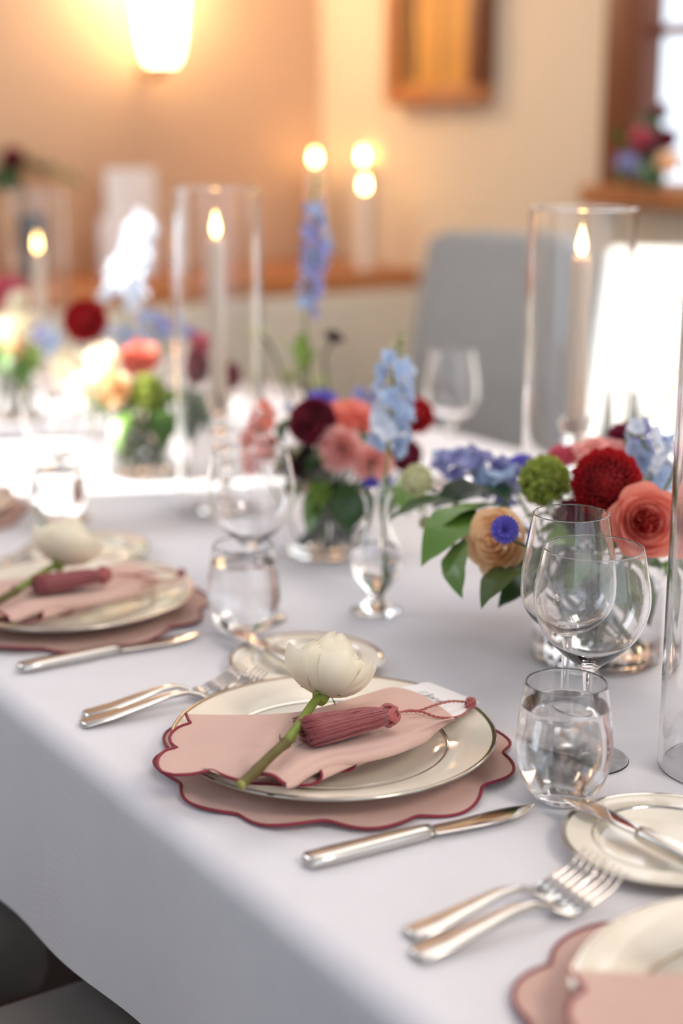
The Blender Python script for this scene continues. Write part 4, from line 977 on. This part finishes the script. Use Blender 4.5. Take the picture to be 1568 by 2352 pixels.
# tall spire and dark scabiosa behind the middle bouquet
delphinium('tall lilac delphinium spire against the tan wall', [(725, 395), (722, 470), (724, 550), (716, 630), (700, 730)], 2.12, [M['pblue'], M['plilac'], M['plilac']], BV2, .0155, 4, 1.0, .0070, None, 'bud')
rose('dark chocolate scabiosa bloom standing alone against the beige panel', 768, 772, 56, 2.10, BV2, M['pdark'], 12, .5, (.2, -.3, .8), .06, False, None, 21, None)
fluff('pale green scabiosa left of the tall spire stem', 672, 862, 46, 2.12, BV2, M['pgw'], 'scabiosa', 160, .7)
fluff('pale green scabiosa right of the tall spire stem', 735, 878, 48, 2.12, BV2, M['pgw'], 'scabiosa', 160, .7)
fluff('pale yellow scabiosa by the left-of-centre hurricane', 596, 762, 40, 2.15, BV2, M['pgw'], 'scabiosa', 140, .7)
sprig('thin pale green leaves under the tall delphinium spire', 690, 850, 2.12, BV2, [(690, 850, 2.12, 650, 775, 2.12, L3, 1, .2), (690, 850, 2.12, 695, 760, 2.13, L3, 1, .2), (690, 860, 2.12, 640, 860, 2.1, L3, 1, .2), (700, 860, 2.12, 720, 800, 2.12, L3, 1, 0)])
# ------------------------------------------------------------------ bouquet left of centre, partly in the sun
dahlia('bright red dahlia on top of the blurred bouquet left of centre', 192, 730, 112, 2.28, VC, M['pred'], 110, fB+Vector((-.2, 0, .5)), False, gC)
rose('cream white rose in full sun left of the coral rose', 225, 822, 105, 2.22, VC, M['pwhite'], 18, .5, fB+Vector((-.6, 0, .5)), .05, False, None, 31, gC)
rose('cream white rose in full sun at the left side of its bouquet', 138, 835, 100, 2.26, VC, M['pwhite'], 18, .5, fB+Vector((-.8, 0, .3)), .05, False, None, 32, gC)
rose('cream white rose low in the sun above the peach one', 185, 893, 90, 2.2, VC, M['pwhite'], 16, .5, fB+Vector((-.5, 0, 0)), .05, False, None, 33, gC)
rose('coral rose in sun beside the green dianthus of the left bouquet', 318, 818, 96, 2.24, VC, M['pcoral'], 18, .5, fB+Vector((-.1, 0, .4)), .05, False, None, 34, gC)
rose('peach rose low at the front of the bouquet left of centre', 258, 892, 92, 2.2, VC, M['ppeach'], 18, .4, fB+Vector((-.2, 0, 0)), .04, False, None, 35, gC)
fluff('fuzzy green dianthus ball in the bouquet left of centre', 338, 903, 92, 2.22, VC, M['pgreen'], group=gC, n=400)
rose('pink rose behind the hurricane left of centre', 447, 790, 72, 2.34, VC, M['pmagenta'], 16, .4, fB+Vector((0, 0, .6)), .05, False, None, 36, gC)
dahlia('burgundy dahlia seen through the hurricane left of centre', 438, 842, 88, 2.3, VC, M['pburg'], 90, fB, False, gC)
dahlia('maroon dahlia right of the hurricane left of centre', 535, 862, 70, 2.35, VC, M['pburg'], 70, fB+Vector((.4, 0, 0)), False, gC)
cornflower('violet cornflower above the pink rose behind the hurricane', 418, 760, 60, 2.4, VC, M['pcorn'], (0, -.3, 1), gC)
delphinium('lilac delphinium behind the coral rose of the left bouquet', [(330, 720), (350, 750), (370, 780)], 2.38, [M['plilac'], M['pblue']], VC, .018, 0, 1.0, .008, gC)
delphinium('pale blue delphinium between red dahlia and white rose', [(240, 750), (280, 780), (290, 800)], 2.3, [M['pblue'], M['pice']], VC, .018, 0, 1.0, .008, gC)
sprig('green leaves hanging below the bouquet left of centre', 350, 940, 2.26, VC, [(300, 930, 2.22, 258, 1030, 2.2, L1, 0, .2), (330, 940, 2.2, 280, 1000, 2.18, L1, 0, .4), (380, 940, 2.2, 375, 1025, 2.18, L1, 0, .2), (360, 930, 2.22, 350, 1000, 2.2, L1, 0, .5), (420, 900, 2.26, 440, 1000, 2.24, L2, 0, .2), (460, 900, 2.28, 480, 990, 2.26, L2, 0, -.2), (200, 900, 2.24, 165, 930, 2.22, L1, 0, .2), (430, 920, 2.25, 415, 1020, 2.23, L2, 0, .4), (490, 860, 2.3, 520, 950, 2.3, L2, 0, 0), (230, 930, 2.2, 190, 900, 2.17, L3, 0, 0)])
delphinium('white delphinium spire blazing in the sun left of the hurricane', [(330, 495), (318, 545), (305, 600), (285, 650), (285, 700)], 2.44, [M['pice']], BV3, .024, 0, 1.15, .0075, None, 'bud')
# ------------------------------------------------------------------ bouquet at the left picture edge, in the sun
rose('pink rose on top of the bouquet at the left picture edge', 12, 665, 95, 2.75, VD, M['pmagenta'], 18, .4, fB+Vector((0, 0, .6)), .05, False, None, 41, gD)
for k, (x, y, w, mt, lb) in enumerate(((35, 690, 50, 'pwhite', 'white rose under the pink one at the left picture edge'), (55, 745, 62, 'pwhite', 'white rose in sun between blue flowers at the left picture edge'), (15, 752, 66, 'pwhite', 'white rose touching the left picture edge'), (30, 800, 50, 'ppeach', 'peach rose low at the left picture edge'))):
    rose(lb, x, y, w*1.2, 2.72, VD, M[mt], 14, .5, fB+Vector((-.4, 0, .2)), .05, False, None, 50+k, gD)
cornflower('blue cornflower in the bouquet at the left picture edge', 96, 765, 50, 2.7, VD, M['pcorn'], fB, gD)
delphinium('pale blue delphinium in the bouquet at the left picture edge', [(118, 745), (112, 775), (95, 800)], 2.68, [M['pblue'], M['pice']], VD, .018, 0, 1.0, .008, gD)
sprig('green leaves of the bouquet at the left picture edge', 30, 830, 2.72, VD, [(20, 800, 2.7, 5, 860, 2.68, L1, 0, .2), (40, 820, 2.7, 60, 890, 2.68, L1, 0, .3), (60, 800, 2.7, 90, 850, 2.68, L3, 0, .1), (10, 780, 2.72, -20, 800, 2.7, L1, 0, 0)])
# ------------------------------------------------------------------ ledge and sill flowers
def pot(label, x, y, z, r, h, name='flower_pot'):
    t = thing(name, label, 'pot', (x, y, z)); part('vessel', lathe([(0, 0), (r*.8, 0), (r, h), (r-.005, h), (r*.75, .01), (0, .01)], 32), M['black'], t); return Vector((x, y, 0))
def foot_at(x, y, z):
    class Q: pass
    return Vector((x, y, z-TZ+.02))
_v = vfoot
def vfoot(V, r=.03, z=.012):
    if abs(V.z) > 1e-6: return Vector((V.x, V.y, TZ+V.z))
    return _v(V, r, z)
lp = at(-20, 470, 4.0); lz = .8955; pot('dark vase on the wooden ledge at the left picture edge', lp.x, YW-.2, lz, .06, .16); LV = foot_at(lp.x, YW-.2, lz)
dahlia('burgundy dahlia on the ledge at the left picture edge', 28, 362, 62, 3.95, LV, M['pburg'], 70)
dahlia('dark dahlia on the ledge above the burgundy one', 40, 335, 40, 4.0, LV, M['pdark'], 60)
sprig('drooping dark greenery on the ledge at the left picture edge', 10, 385, 3.98, LV, [(20, 372, 3.95, 105, 385, 3.92, L2, 1, .2), (80, 378, 3.94, 150, 400, 3.92, L2, 1, .3), (130, 392, 3.92, 192, 418, 3.9, L2, 1, .2), (10, 380, 3.95, -10, 430, 3.9, L2, 0, 0), (5, 350, 3.96, 20, 300, 3.96, L1, 0, 0), (15, 380, 3.95, 40, 430, 3.93, L2, 0, .4), (0, 360, 3.9, -30, 330, 3.9, L1, 0, .4), (10, 390, 3.93, 20, 440, 3.9, L2, 0, .2), (30, 370, 3.94, 90, 355, 3.92, L2, 1, .2)])
wz = wz0-.0095
wx = XW-.045; d_ = ray(1500, 350); wp_ = Vector(CAM+d_*(wx/d_[0])); pot('dark vase on the window sill', wx, wp_.y, wz, .024, .09); WV = foot_at(wx, wp_.y, wz)
dw = dep((wx, wp_.y, 1.2))
rose('pink rose of the window sill bouquet', 1472, 318, 62, dw-.05, WV, M['pmagenta'], 16, .4)
dahlia('burgundy dahlia of the window sill bouquet', 1532, 318, 60, dw-.02, WV, M['pburg'], 60)
dahlia('wine red dahlia on top of the window sill bouquet', 1520, 254, 44, dw, WV, M['pburg'], 60)
rose('peach rose low in the window sill bouquet', 1533, 372, 60, dw-.08, WV, M['ppeach'], 16, .4)
fluff('dusky blue flower low at the left of the window sill bouquet', 1440, 378, 60, dw-.05, WV, M['plilac'], 'scabiosa', 160)
sprig('dark green foliage of the window sill bouquet', 1470, 350, dw, WV, [(1470, 350, dw-.02, 1405, 330, dw-.05, L2, 0, .2), (1460, 360, dw-.04, 1400, 400, dw-.06, L2, 0, .2), (1480, 330, dw, 1450, 250, dw, L1, 0, .2), (1500, 330, dw, 1500, 250, dw, L2, 0, .4), (1520, 340, dw, 1570, 290, dw, L2, 0, .1), (1480, 370, dw-.06, 1480, 425, dw-.08, L2, 0, .2), (1440, 340, dw-.02, 1400, 290, dw-.04, L1, 0, .4), (1500, 370, dw-.06, 1520, 425, dw-.08, L2, 0, .2), (1550, 350, dw, 1590, 400, dw, L2, 0, .2), (1455, 330, dw, 1480, 280, dw, L2, 0, .2), (1450, 380, dw-.06, 1420, 425, dw-.07, L1, 0, .3), (1500, 290, dw, 1545, 240, dw, L1, 0, .2)])
